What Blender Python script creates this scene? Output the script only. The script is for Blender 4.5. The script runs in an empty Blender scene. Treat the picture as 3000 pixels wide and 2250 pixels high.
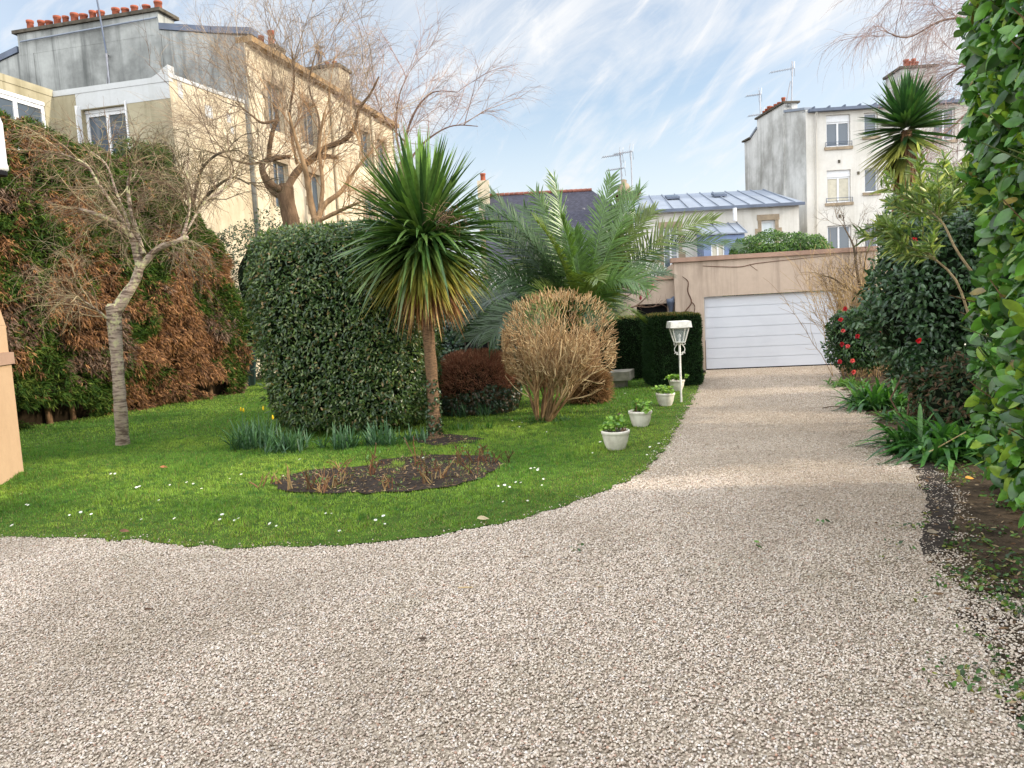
import bpy, bmesh, math
import numpy as np
from math import radians, sin, cos, pi, atan2, sqrt
from mathutils import Matrix, Vector

# ------------------------------------------------------------------ camera, world, sun, exposure
EYE, PITCH, ROLL, FPX = 1.9, radians(5.5), radians(3.0), 2253.0
scene = bpy.context.scene
COL = scene.collection
_F = np.array([0, cos(PITCH), -sin(PITCH)])
_r0 = np.array([1.0, 0, 0]); _u0 = np.array([0, sin(PITCH), cos(PITCH)])
_R = cos(ROLL) * _r0 - sin(ROLL) * _u0
_U = sin(ROLL) * _r0 + cos(ROLL) * _u0
cam_data = bpy.data.cameras.new('camera')
cam_data.sensor_width = 36.0
cam_data.lens = FPX / 3000 * 36.0
cam_data.clip_start = 0.05
cam_data.clip_end = 2000
cam = bpy.data.objects.new('camera', cam_data)
COL.objects.link(cam)
m = Matrix.Identity(4)
for i in range(3):
    m[i][0] = _R[i]; m[i][1] = _U[i]; m[i][2] = -_F[i]
m[2][3] = EYE
cam.matrix_world = m
scene.camera = cam

SUN_EL, SUN_AZ = radians(24), radians(-7)        # azimuth measured from +X towards +Y
sun_dir = np.array([cos(SUN_EL) * cos(SUN_AZ), cos(SUN_EL) * sin(SUN_AZ), sin(SUN_EL)])
sl = bpy.data.lights.new('sun', 'SUN')
sl.energy = 2.4
sl.angle = radians(2.0)
sl.color = (1.0, 0.89, 0.72)
sun = bpy.data.objects.new('sun', sl)
sun.rotation_euler = Vector(sun_dir).to_track_quat('Z', 'Y').to_euler()
COL.objects.link(sun)

world = bpy.data.worlds.new('World')
scene.world = world
world.use_nodes = True
wn, wl = world.node_tree.nodes, world.node_tree.links
wn.clear()
w_out = wn.new('ShaderNodeOutputWorld'); w_bg = wn.new('ShaderNodeBackground')
w_bg.inputs['Strength'].default_value = 0.15
sky = wn.new('ShaderNodeTexSky'); sky.sky_type = 'NISHITA'; sky.sun_disc = False
sky.sun_elevation = SUN_EL; sky.sun_rotation = radians(90) - SUN_AZ
sky.dust_density = 1.0; sky.ozone_density = 2.0
tc = wn.new('ShaderNodeTexCoord')
sep = wn.new('ShaderNodeSeparateXYZ'); wl.new(tc.outputs['Generated'], sep.inputs[0])
def wmath(op, a, b=None, clamp=False):
    n = wn.new('ShaderNodeMath'); n.operation = op; n.use_clamp = clamp
    for i, v in enumerate((a, b)):
        if v is None: continue
        if hasattr(v, 'links'): wl.new(v, n.inputs[i])
        else: n.inputs[i].default_value = v
    return n.outputs[0]
def cloud_noise(rot, sc, detail, rough, dist, loc):
    mp = wn.new('ShaderNodeMapping'); mp.vector_type = 'TEXTURE'; mp.inputs['Rotation'].default_value = (0, rot, 0)
    mp.inputs['Scale'].default_value = [1 / q for q in sc]; mp.inputs['Location'].default_value = loc
    wl.new(tc.outputs['Generated'], mp.inputs[0])
    nz = wn.new('ShaderNodeTexNoise'); nz.inputs['Scale'].default_value = 1.0
    nz.inputs['Detail'].default_value = detail; nz.inputs['Roughness'].default_value = rough
    nz.inputs['Distortion'].default_value = dist
    wl.new(mp.outputs[0], nz.inputs['Vector'])
    return nz.outputs['Fac']
def wramp(v, a, b):
    r = wn.new('ShaderNodeMapRange'); r.interpolation_type = 'SMOOTHSTEP'
    r.inputs['From Min'].default_value = a; r.inputs['From Max'].default_value = b
    wl.new(v, r.inputs['Value']); return r.outputs['Result']
big = wramp(cloud_noise(radians(-30), (1.6, 1.6, 3.2), 4, 0.55, 0.3, (1.3, 0.35, 0.2)), 0.38, 0.66)
streak = wramp(cloud_noise(radians(-34), (2.4, 2.4, 10.0), 9, 0.6, 1.1, (0.52, 2.1, 0.6)), 0.40, 0.70)
wisp = wramp(cloud_noise(radians(-50), (4.5, 4.5, 15.0), 8, 0.65, 1.6, (3.2, 0.1, 1.6)), 0.5, 0.78)
cl = wmath('ADD', wmath('ADD', wmath('MULTIPLY', big, 0.5), 0.2), wmath('ADD', wmath('MULTIPLY', streak, 0.6), wmath('MULTIPLY', wisp, 0.5)), True)
hz = wramp(sep.outputs['Z'], 0.36, 0.0)                      # milky towards the horizon
side = wramp(sep.outputs['X'], 0.05, 0.85)                    # brighter veil on the sun's side
lside = wramp(sep.outputs['X'], -0.25, -0.7)
back = wramp(sep.outputs['Y'], 0.35, -0.3)                    # unseen overcast added behind the viewer as fill light
cl = wmath('MAXIMUM', cl, wmath('MULTIPLY', hz, 0.85))
cl = wmath('MAXIMUM', cl, wmath('MULTIPLY', side, 0.7))
cl = wmath('MAXIMUM', cl, wmath('MULTIPLY', lside, 0.75))
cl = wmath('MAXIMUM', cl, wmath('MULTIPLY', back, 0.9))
mixc = wn.new('ShaderNodeMix'); mixc.data_type = 'RGBA'
wl.new(cl, mixc.inputs['Factor'])
skyg = wn.new('ShaderNodeMix'); skyg.data_type = 'RGBA'; skyg.blend_type = 'MULTIPLY'
skyg.inputs['Factor'].default_value = 1.0
wl.new(sky.outputs[0], skyg.inputs[6]); skyg.inputs[7].default_value = (1.4, 1.34, 1.24, 1)
wl.new(skyg.outputs[2], mixc.inputs[6]); mixc.inputs[7].default_value = (5.4, 5.5, 5.65, 1)
sky_fill = wmath('MAXIMUM', wramp(sep.outputs['Y'], 0.25, -0.35), wramp(sep.outputs['Z'], 0.5, 0.85))   # unseen sky overhead and behind brightened to lift the shade
gain = wmath('ADD', wmath('MULTIPLY', sky_fill, 1.35), 0.62)  # sky in view held dimmer than the added fill
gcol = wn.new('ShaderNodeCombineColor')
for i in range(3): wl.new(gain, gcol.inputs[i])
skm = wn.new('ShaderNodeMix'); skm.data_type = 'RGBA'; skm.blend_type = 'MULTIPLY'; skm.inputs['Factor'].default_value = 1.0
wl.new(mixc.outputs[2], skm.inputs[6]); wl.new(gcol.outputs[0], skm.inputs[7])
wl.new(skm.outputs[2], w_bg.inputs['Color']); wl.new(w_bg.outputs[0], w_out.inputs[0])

scene.view_settings.view_transform = 'Standard'
scene.view_settings.look = 'None'
scene.view_settings.exposure = 0.95
scene.view_settings.gamma = 1.0
scene.render.engine = 'CYCLES'
scene.cycles.max_bounces = 7
scene.cycles.transparent_max_bounces = 8
scene.cycles.use_denoising = True
scene.render.resolution_x, scene.render.resolution_y = 1024, 768

# ------------------------------------------------------------------ helpers
def ray(px, py):
    return _F + (px - 1500) / FPX * _R + (1125 - py) / FPX * _U
def gnd(px, py, z=0.0):
    v = ray(px, py); return v * ((z - EYE) / v[2]) + [0, 0, EYE]
def at(px, py, Y):
    v = ray(px, py); return v * (Y / v[1]) + [0, 0, EYE]
def head(deg):
    a = radians(deg); return np.array([sin(a), cos(a), 0.0])
def lin(r, g, b):
    f = lambda c: c / 12.92 if c <= 0.04045 else ((c + 0.055) / 1.055) ** 2.4
    return np.array([f(r / 255), f(g / 255), f(b / 255)])
def unit(v):
    v = np.asarray(v, float); n = np.linalg.norm(v, axis=-1, keepdims=True); return v / np.maximum(n, 1e-9)
def rng_(s): return np.random.default_rng(s)

def vnoise(p, s=1.0, seed=0):
    p = np.asarray(p, float) * s + seed * 17.31
    i = np.floor(p).astype(np.int64); f = p - i; f = f * f * (3 - 2 * f)
    out = 0
    for dx in (0, 1):
        for dy in (0, 1):
            for dz in (0, 1):
                h = (i[..., 0] + dx) * 374761393 + (i[..., 1] + dy) * 668265263 + (i[..., 2] + dz) * 2147483647 + seed * 974711
                h = (h ^ (h >> 13)) * 1274126177 & 0x7fffffff
                h = ((h ^ (h >> 16)) & 0xffff) / 65535.0
                w = (f[..., 0] if dx else 1 - f[..., 0]) * (f[..., 1] if dy else 1 - f[..., 1]) * (f[..., 2] if dz else 1 - f[..., 2])
                out = out + h * w
    return out

class MB:
    """collects vertices, faces and per-vertex tints, then becomes one mesh object"""
    def __init__(s): s.v, s.c, s.f, s.n, s.sm = [], [], [], 0, []
    def add(s, verts, faces, col=(1, 1, 1), smooth=False):
        verts = np.asarray(verts, float).reshape(-1, 3)
        c = np.asarray(col, float)
        c = np.broadcast_to(c, verts.shape) if c.ndim == 1 else c.reshape(-1, 3)
        s.v.append(verts); s.c.append(c)
        if isinstance(faces, np.ndarray): faces = [faces]
        else:
            d = {}
            for q in faces: d.setdefault(len(q), []).append(q)
            faces = [np.array(x) for x in d.values()]
        for q in faces:
            s.f.append(q + s.n); s.sm.append(smooth)
        s.n += len(verts)
    def quad(s, a, b, c, d, col=(1, 1, 1)): s.add([a, b, c, d], [(0, 1, 2, 3)], col)
    def poly(s, pts, col=(1, 1, 1)): s.add(pts, [tuple(range(len(pts)))], col)
    def prism(s, pts, off, col=(1, 1, 1)):
        pts = np.asarray(pts, float); n = len(pts); off = np.asarray(off, float)
        v = np.vstack([pts, pts + off])
        f = [tuple(range(n))[::-1], tuple(range(n, 2 * n))] + [(i, (i + 1) % n, n + (i + 1) % n, n + i) for i in range(n)]
        s.add(v, f, col)
    def obox(s, o, ax, ay, az, col=(1, 1, 1)):
        o, ax, ay, az = map(lambda q: np.asarray(q, float), (o, ax, ay, az))
        s.prism([o, o + ax, o + ax + ay, o + ay], az, col)
    def box(s, lo, hi, col=(1, 1, 1)):
        lo, hi = np.asarray(lo, float), np.asarray(hi, float); d = hi - lo
        s.obox(lo, (d[0], 0, 0), (0, d[1], 0), (0, 0, d[2]), col)
    def lathe(s, o, prof, seg=16, col=(1, 1, 1), axis=None, smooth=True):
        o = np.asarray(o, float); a = np.linspace(0, 2 * pi, seg, endpoint=False)
        v = np.array([[r * cos(t), r * sin(t), z] for r, z in prof for t in a]).reshape(-1, 3)
        if axis is not None:
            q = Vector((0, 0, 1)).rotation_difference(Vector(unit(axis))).to_matrix(); v = v @ np.array(q).T
        k = len(prof)
        f = [(i * seg + j, i * seg + (j + 1) % seg, (i + 1) * seg + (j + 1) % seg, (i + 1) * seg + j) for i in range(k - 1) for j in range(seg)]
        s.add(v + o, f, col, smooth)
        for i in (0, k - 1):
            if prof[i][0] > 1e-4: s.add(v[i * seg:(i + 1) * seg] + o, [tuple(range(seg))], col)
    def tubes(s, P, Rd, sides=5, col=(1, 1, 1)):
        """P (N,K,3) paths, Rd (N,K) radii"""
        P = np.asarray(P, float); Rd = np.asarray(Rd, float)
        if P.ndim == 2: P, Rd = P[None], Rd[None]
        N, K, _ = P.shape
        if N == 0: return
        T = unit(np.gradient(P, axis=1))
        ref = np.where(np.abs(T[:, :1, 2:3]) > 0.8, np.array([1.0, 0, 0]), np.array([0, 0, 1.0]))
        ref = np.broadcast_to(ref, T.shape)
        A = unit(np.cross(T, ref)); B = np.cross(T, A)
        th = np.linspace(0, 2 * pi, sides, endpoint=False)
        ring = A[:, :, None, :] * np.cos(th)[None, None, :, None] + B[:, :, None, :] * np.sin(th)[None, None, :, None]
        V = P[:, :, None, :] + ring * Rd[:, :, None, None]
        idx = np.arange(N * K * sides).reshape(N, K, sides)
        a = idx[:, :-1, :]; b = idx[:, 1:, :]
        q = np.stack([a, np.roll(a, -1, 2), np.roll(b, -1, 2), b], -1).reshape(-1, 4)
        c = np.asarray(col, float)
        if c.ndim == 2: c = np.broadcast_to(c[:, None, None, :], V.shape)
        s.add(V, q, c.reshape(-1, 3) if c.ndim > 1 else c, True)
    def tube(s, pts, r, sides=8, col=(1, 1, 1), sub=0):
        pts = np.asarray(pts, float); r = np.broadcast_to(np.asarray(r, float), (len(pts),))
        if sub: pts, r = smooth_path(pts, r, sub)
        s.tubes(pts, r, sides, col)
    def blades(s, P, D, S, L, W, g=0.0, c0=(1, 1, 1), c1=None, rows=4, prof=None, fold=0.0, tip=None):
        """strap leaves: base P, axis D, side S, length, width, sag g"""
        P, D, S = (np.asarray(x, float) for x in (P, D, S)); N = len(P)
        if N == 0: return
        L = np.broadcast_to(np.asarray(L, float), (N,)); W = np.broadcast_to(np.asarray(W, float), (N,)); g = np.broadcast_to(np.asarray(g, float), (N,))
        t = np.linspace(0, 1, rows)
        pr = np.array(prof) if prof is not None else np.sin(np.clip(t * 0.86 + 0.14, 0, 1) * pi)
        if len(pr) != rows: pr = np.interp(t, np.linspace(0, 1, len(pr)), pr)
        C = P[:, None] + D[:, None] * (L[:, None] * t)[..., None]
        C[..., 2] -= (g * L)[:, None] * (t ** 2)[None]
        S = unit(S - D * np.sum(S * D, -1, keepdims=True)); Nn = np.cross(D, S)
        hw = (W[:, None] * pr[None] * 0.5)[..., None]
        a = C - S[:, None] * hw; b = C + S[:, None] * hw
        c0 = np.broadcast_to(np.asarray(c0, float), (N, 3)); c1 = c0 if c1 is None else np.broadcast_to(np.asarray(c1, float), (N, 3))
        tt = t if tip is None else np.clip((t - tip) / (1 - tip), 0, 1)
        cc = c0[:, None] * (1 - tt)[None, :, None] + c1[:, None] * tt[None, :, None]
        if fold:
            mid = C - Nn[:, None] * hw * fold; V = np.stack([a, mid, b], 2); w = 3
        else: V = np.stack([a, b], 2); w = 2
        cc = np.repeat(cc[:, :, None, :], w, 2)
        idx = np.arange(N * rows * w).reshape(N, rows, w)
        q = np.stack([idx[:, :-1, :-1], idx[:, :-1, 1:], idx[:, 1:, 1:], idx[:, 1:, :-1]], -1).reshape(-1, 4)
        s.add(V, q, cc.reshape(-1, 3), True)
    def build(s, name, mat, parent=None, origin=None):
        me = bpy.data.meshes.new(name)
        V = np.vstack(s.v) if s.v else np.zeros((0, 3)); Cc = np.vstack(s.c) if s.c else np.zeros((0, 3))
        root = parent
        while root is not None and root.parent is not None: root = root.parent
        o = np.array(root.location) if root is not None else (np.zeros(3) if origin is None else np.asarray(origin, float))
        V = V - o
        nl = sum(q.size for q in s.f); nf = sum(len(q) for q in s.f)
        me.vertices.add(len(V)); me.vertices.foreach_set('co', V.astype(np.float32).ravel())
        me.loops.add(nl); me.polygons.add(nf)
        li = np.concatenate([q.ravel() for q in s.f]); tot = np.concatenate([np.full(len(q), q.shape[1]) for q in s.f])
        st = np.concatenate([[0], np.cumsum(tot)[:-1]])
        me.loops.foreach_set('vertex_index', li.astype(np.int32))
        me.polygons.foreach_set('loop_start', st.astype(np.int32))
        sm = np.concatenate([np.full(len(q), k) for q, k in zip(s.f, s.sm)])
        me.polygons.foreach_set('use_smooth', sm.astype(bool))
        at_ = me.color_attributes.new('Col', 'FLOAT_COLOR', 'POINT')
        at_.data.foreach_set('color', np.hstack([Cc, np.ones((len(Cc), 1))]).astype(np.float32).ravel())
        me.update(calc_edges=True); me.validate()
        me.materials.append(mat)
        ob = bpy.data.objects.new(name, me); COL.objects.link(ob)
        if parent is not None: ob.parent = parent
        else: ob.location = o
        return ob

def smooth_path(pts, r, sub):
    pts = np.asarray(pts, float); n = len(pts); out, ro = [], []
    for i in range(n - 1):
        p0, p1, p2, p3 = pts[max(i - 1, 0)], pts[i], pts[i + 1], pts[min(i + 2, n - 1)]
        for k in range(sub):
            t = k / sub
            out.append(0.5 * (2 * p1 + (p2 - p0) * t + (2 * p0 - 5 * p1 + 4 * p2 - p3) * t * t + (3 * p1 - p0 - 3 * p2 + p3) * t ** 3))
            ro.append(r[i] * (1 - t) + r[i + 1] * t)
    out.append(pts[-1]); ro.append(r[-1])
    return np.array(out), np.array(ro)

def thing(name, label, cat, loc, group=None):
    o = bpy.data.objects.new(name, None); COL.objects.link(o)
    o.location = loc; o.empty_display_size = 0.2
    o['label'] = label; o['category'] = cat
    if group: o['group'] = group
    return o
def tag(o, label, cat, group=None):
    o['label'] = label; o['category'] = cat
    if group: o['group'] = group
    return o
def structure(o): o['kind'] = 'structure'; return o
def stuff(o): o['kind'] = 'stuff'; return o
def copy_tree(o, parent=None):
    c = o.copy(); COL.objects.link(c)
    if parent is not None: c.parent = parent
    for ch in list(o.children): copy_tree(ch, c)
    return c
def in_poly(x, y, poly):
    poly = np.asarray(poly)[:, :2]; r = np.zeros(len(x), bool); n = len(poly); j = n - 1
    for i in range(n):
        xi, yi = poly[i]; xj, yj = poly[j]
        r ^= ((yi > y) != (yj > y)) & (x < (xj - xi) * (y - yi) / (yj - yi + 1e-12) + xi); j = i
    return r

# ------------------------------------------------------------------ materials
class Mat:
    def __init__(s, name):
        s.m = bpy.data.materials.new(name); s.m.use_nodes = True
        s.n, s.l = s.m.node_tree.nodes, s.m.node_tree.links; s.n.clear()
        s.out = s.n.new('ShaderNodeOutputMaterial'); s.p = s.n.new('ShaderNodeBsdfPrincipled')
        s.l.new(s.p.outputs[0], s.out.inputs[0]); s.geo = s.n.new('ShaderNodeNewGeometry')
    def put(s, sock, v):
        if hasattr(v, 'links'): s.l.new(v, sock)
        else: sock.default_value = tuple(v) + (1,) if (hasattr(v, '__len__') and len(v) == 3 and sock.type == 'RGBA') else v
    def noise(s, scale=1.0, detail=4, rough=0.55, stretch=(1, 1, 1), dist=0.0, loc=(0, 0, 0)):
        mp = s.n.new('ShaderNodeMapping'); mp.inputs['Scale'].default_value = stretch; mp.inputs['Location'].default_value = loc
        s.l.new(s.geo.outputs['Position'], mp.inputs[0])
        nz = s.n.new('ShaderNodeTexNoise'); s.l.new(mp.outputs[0], nz.inputs['Vector'])
        nz.inputs['Scale'].default_value = scale; nz.inputs['Detail'].default_value = detail
        nz.inputs['Roughness'].default_value = rough; nz.inputs['Distortion'].default_value = dist
        return nz.outputs['Fac']
    def ramp(s, v, a, b, lo=0.0, hi=1.0):
        r = s.n.new('ShaderNodeMapRange'); r.interpolation_type = 'SMOOTHSTEP'
        for k, q in (('From Min', a), ('From Max', b), ('To Min', lo), ('To Max', hi)): r.inputs[k].default_value = q
        s.l.new(v, r.inputs['Value']); return r.outputs['Result']
    def mix(s, f, a, b, mode='MIX'):
        x = s.n.new('ShaderNodeMix'); x.data_type = 'RGBA'; x.blend_type = mode
        s.put(x.inputs['Factor'], f); s.put(x.inputs[6], a); s.put(x.inputs[7], b); return x.outputs[2]
    def mul(s, a, b):
        x = s.n.new('ShaderNodeMath'); x.operation = 'MULTIPLY'; s.put(x.inputs[0], a); s.put(x.inputs[1], b); return x.outputs[0]
    def vcol(s):
        a = s.n.new('ShaderNodeAttribute'); a.attribute_name = 'Col'; return a.outputs['Color']
    def bump(s, h, strength=0.3, dist=0.01):
        b = s.n.new('ShaderNodeBump'); b.inputs['Strength'].default_value = strength; b.inputs['Distance'].default_value = dist
        s.l.new(h, b.inputs['Height']); s.l.new(b.outputs[0], s.p.inputs['Normal'])
    def done(s, col, rough=0.8, spec=0.3, metal=0.0):
        s.put(s.p.inputs['Base Color'], col); s.put(s.p.inputs['Roughness'], rough)
        s.p.inputs['Specular IOR Level'].default_value = spec; s.p.inputs['Metallic'].default_value = metal
        return s.m

def plain(name, col, rough=0.7, spec=0.3, metal=0.0, var=0.25, scale=6.0, bump=0.0):
    k = Mat(name); n = k.noise(scale, 5)
    c = k.mix(k.ramp(n, 0.3, 0.75, 0, 1), np.array(col), np.array(col) * (1 - var))
    if bump: k.bump(k.noise(scale * 8, 4), bump, 0.01)
    return k.done(c, rough, spec, metal)
def render_wall(name, col, stain, amount=0.6, streak=0.7, scale=0.5, green=None):
    """painted or cement render with soft blotches and rain streaks running down"""
    k = Mat(name)
    a = k.ramp(k.noise(scale, 6, 0.65), 0.38, 0.7)
    b = k.ramp(k.noise(1.0, 6, 0.65, (2.6, 2.6, 0.16), 0.3), 0.45, 0.75)
    fine = k.ramp(k.noise(9.0, 5, 0.7), 0.3, 0.75)
    c = k.mix(k.mul(a, amount), col, stain)
    c = k.mix(k.mul(b, streak), c, stain)
    if green is not None: c = k.mix(k.mul(k.ramp(k.noise(0.7, 4, 0.6, (1, 1, 0.6), 0, (4, 2, 7)), 0.5, 0.7), 0.5), c, green)
    c = k.mix(k.mul(fine, 0.16), c, np.array(col) * 0.55)
    k.bump(k.noise(38.0, 3), 0.25, 0.01)
    return k.done(c, 0.9, 0.15)
def leafy(name, trans=0.3, rough=0.42, spec=0.45):
    k = Mat(name); v = k.vcol(); n = k.ramp(k.noise(14.0, 2), 0.25, 0.75, 0.72, 1.2)
    g = k.n.new('ShaderNodeCombineColor')
    for i in range(3): k.l.new(n, g.inputs[i])
    c = k.mix(1.0, v, g.outputs[0], 'MULTIPLY')
    m = k.done(c, rough, spec)
    if trans:
        t = k.n.new('ShaderNodeBsdfTranslucent'); k.l.new(k.mix(1.0, c, (1.35, 1.45, 0.6), 'MULTIPLY'), t.inputs[0])
        x = k.n.new('ShaderNodeMixShader'); x.inputs[0].default_value = trans
        k.l.new(k.p.outputs[0], x.inputs[1]); k.l.new(t.outputs[0], x.inputs[2]); k.l.new(x.outputs[0], k.out.inputs[0])
    return m
def bark(name, col, col2, scale=7.0, stretch=(1, 1, 0.3), bump=0.6, vc=False):
    k = Mat(name); n = k.noise(scale, 6, 0.65, stretch, 0.4); c = k.mix(k.ramp(n, 0.35, 0.68), col, col2)
    if vc: c = k.mix(1.0, c, k.vcol(), 'MULTIPLY')
    k.bump(k.noise(scale * 3, 5, 0.6, stretch), bump, 0.02)
    return k.done(c, 0.92, 0.15)

M = {}
M['leaf'] = leafy('broad_leaf', 0.28)
M['gloss_leaf'] = leafy('glossy_leaf', 0.2, 0.3, 0.5)
M['dull_leaf'] = leafy('dull_leaf', 0.22, 0.6, 0.25)
M['needle'] = leafy('conifer_spray', 0.15, 0.75, 0.15)
M['grass'] = leafy('grass_blade', 0.35, 0.55, 0.3)
M['petal'] = leafy('petal', 0.25, 0.6, 0.2)
M['twig'] = bark('twig', (1, 1, 1), (0.6, 0.58, 0.55), 9, (1, 1, 1), 0.2, True)
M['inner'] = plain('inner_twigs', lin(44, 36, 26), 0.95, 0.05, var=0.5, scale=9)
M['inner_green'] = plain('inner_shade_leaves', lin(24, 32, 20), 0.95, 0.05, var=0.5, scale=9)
M['glass'] = Mat('window_glass').done(lin(70, 80, 90), 0.06, 0.8)
M['dark'] = plain('dark_opening', (0.012, 0.012, 0.014), 0.9, 0.1)
M['pvc'] = plain('white_window_frame', (0.66, 0.67, 0.68), 0.35, 0.45, var=0.08)
M['terracotta'] = plain('terracotta_pot', lin(160, 92, 70), 0.85, 0.2, var=0.45, scale=5)
M['zinc'] = plain('zinc_sheet', lin(130, 138, 150), 0.62, 0.4, var=0.2, scale=1.2)
M['zinc_dark'] = plain('dark_zinc_edge', lin(88, 98, 116), 0.5, 0.4, var=0.3, scale=2)
M['steel'] = plain('aerial_metal', lin(150, 150, 155), 0.45, 0.5, 0.6, var=0.2)
M['stone'] = plain('dressed_stone', lin(158, 142, 120), 0.9, 0.15, var=0.4, scale=3, bump=0.3)
M['cement_cap'] = plain('weathered_cement', lin(92, 86, 76), 0.95, 0.1, var=0.5, scale=4, bump=0.3)

# ------------------------------------------------------------------ ground, drive, lawn
edge_px = [(-350, 1585), (0, 1575), (300, 1580), (500, 1597), (700, 1607), (1000, 1603), (1250, 1575), (1500, 1530), (1640, 1490), (1750, 1450), (1840, 1410), (1900, 1370), (1945, 1320), (1975, 1270), (2010, 1205), (2040, 1150), (2068, 1092)]
right_px = [(2460, 1072), (2462, 1100), (2480, 1150), (2515, 1190), (2560, 1220), (2610, 1275), (2650, 1340), (2690, 1420), (2716, 1500), (2718, 1570), (2725, 1640), (2790, 1720), (2870, 1850), (2930, 2000), (3010, 2200)]
lawn_edge = [gnd(*p) for p in edge_px]
right_edge = [gnd(*p) for p in right_px]
GAR0 = gnd(2068, 1085); GAR_H = 98.0
gdir = head(GAR_H); gnor = np.array([gdir[1], -gdir[0], 0])
def wobble(pts, amp, step, seed):
    r = rng_(seed); out = []
    for a, b in zip(pts[:-1], pts[1:]):
        a, b = np.asarray(a)[:2], np.asarray(b)[:2]; n = max(1, int(np.linalg.norm(b - a) / step))
        d = b - a; nn = np.array([d[1], -d[0]]) / (np.linalg.norm(d) + 1e-9)
        for i in range(n): out.append(a + d * i / n + nn * r.normal(0, amp))
    out.append(np.asarray(pts[-1])[:2]); return out
edge_w = wobble(lawn_edge, 0.026, 0.11, 1)
right_w = wobble(right_edge, 0.05, 0.2, 2)
lawn_poly = edge_w + [(4.0, 17.4), (3.2, 19.5), (-1, 22.5), (-7, 26), (-10, 26), (-8.6, 21), (-10.4, 15.5), (-14, 11), (-14, 7.2)]
drive_poly = edge_w + [tuple(GAR0[:2]), tuple((GAR0 + gdir * 3.5)[:2])] + right_w + [(2.1, 1.5), (2.1, -4), (-14, -4), (-14, 7.2)]
def sheet(name, poly, z, mat, skirt=0.0):
    bm = bmesh.new(); vs = [bm.verts.new((p[0], p[1], z)) for p in poly]
    f = bm.faces.new(vs); f.normal_update()
    if f.normal.z < 0: f.normal_flip()
    bmesh.ops.triangulate(bm, faces=[f])
    me = bpy.data.meshes.new(name); bm.to_mesh(me); bm.free(); me.materials.append(mat)
    o = bpy.data.objects.new(name, me); COL.objects.link(o); return structure(o)

k = Mat('soil'); c = k.mix(k.ramp(k.noise(3, 6, 0.7), 0.35, 0.7), lin(92, 78, 62), lin(50, 42, 34))
k.bump(k.noise(30, 5, 0.7), 0.8, 0.03); M['soil'] = k.done(c, 0.95, 0.1)
k = Mat('gravel_bed'); vo = k.n.new('ShaderNodeTexVoronoi'); vo.inputs['Scale'].default_value = 70
k.l.new(k.geo.outputs['Position'], vo.inputs['Vector'])
sepc = k.n.new('ShaderNodeSeparateColor'); k.l.new(vo.outputs['Color'], sepc.inputs[0])
c = k.mix(sepc.outputs[0], lin(120, 106, 92), lin(196, 182, 162)); c = k.mix(k.mul(k.ramp(k.noise(0.5, 5, 0.6), 0.4, 0.7), 0.4), c, lin(120, 104, 84))
k.bump(vo.outputs['Distance'], 0.8, 0.01); M['gravel_bed'] = k.done(c, 0.9, 0.2)
k = Mat('turf'); c = k.mix(k.ramp(k.noise(6, 6, 0.7), 0.35, 0.7), lin(74, 100, 36), lin(54, 70, 28)); M['turf'] = k.done(c, 0.95, 0.1)
M['black_soil'] = plain('damp_black_soil', lin(62, 54, 48), 0.9, 0.15, var=0.5, scale=14, bump=0.8)

g = MB(); g.quad((-300, -60, -0.03), (300, -60, -0.03), (300, 500, -0.03), (-300, 500, -0.03)); structure(g.build('ground', M['soil']))
sheet('gravel_drive', drive_poly, 0.0, M['gravel_bed'])
sheet('lawn', lawn_poly, 0.012, M['turf'])
border_poly = right_w + [(2.1, 1.5), (9, 1.5), (16, 12), (12, 20)]
sheet('planting_border', border_poly, 0.004, M['soil'])
bed_px = [(800, 1432), (830, 1405), (900, 1385), (1040, 1375), (1120, 1352), (1280, 1338), (1420, 1340), (1470, 1352), (1470, 1375), (1420, 1405), (1330, 1430), (1200, 1448), (1000, 1450), (860, 1450)]
bed_poly = wobble([gnd(*p) for p in bed_px] + [gnd(*bed_px[0])], 0.03, 0.15, 3)[:-1]
sheet('rose_bed', bed_poly, 0.03, M['black_soil'])
circ_px = [(1180, 1295), (1260, 1275), (1370, 1280), (1420, 1290), (1390, 1300), (1280, 1310)]
tree_bed = wobble([gnd(*p) for p in circ_px] + [gnd(*circ_px[0])], 0.03, 0.12, 4)[:-1]
sheet('tree_soil', tree_bed, 0.026, M['black_soil'])
strip_px = [(2672, 1345), (2705, 1335), (2760, 1400), (2796, 1480), (2785, 1570), (2755, 1620), (2705, 1630), (2700, 1590), (2728, 1520), (2712, 1430)]
sheet('bare_soil', wobble([gnd(*p) for p in strip_px] + [gnd(*strip_px[0])], 0.02, 0.12, 5)[:-1], 0.012, M['black_soil'])

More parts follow.
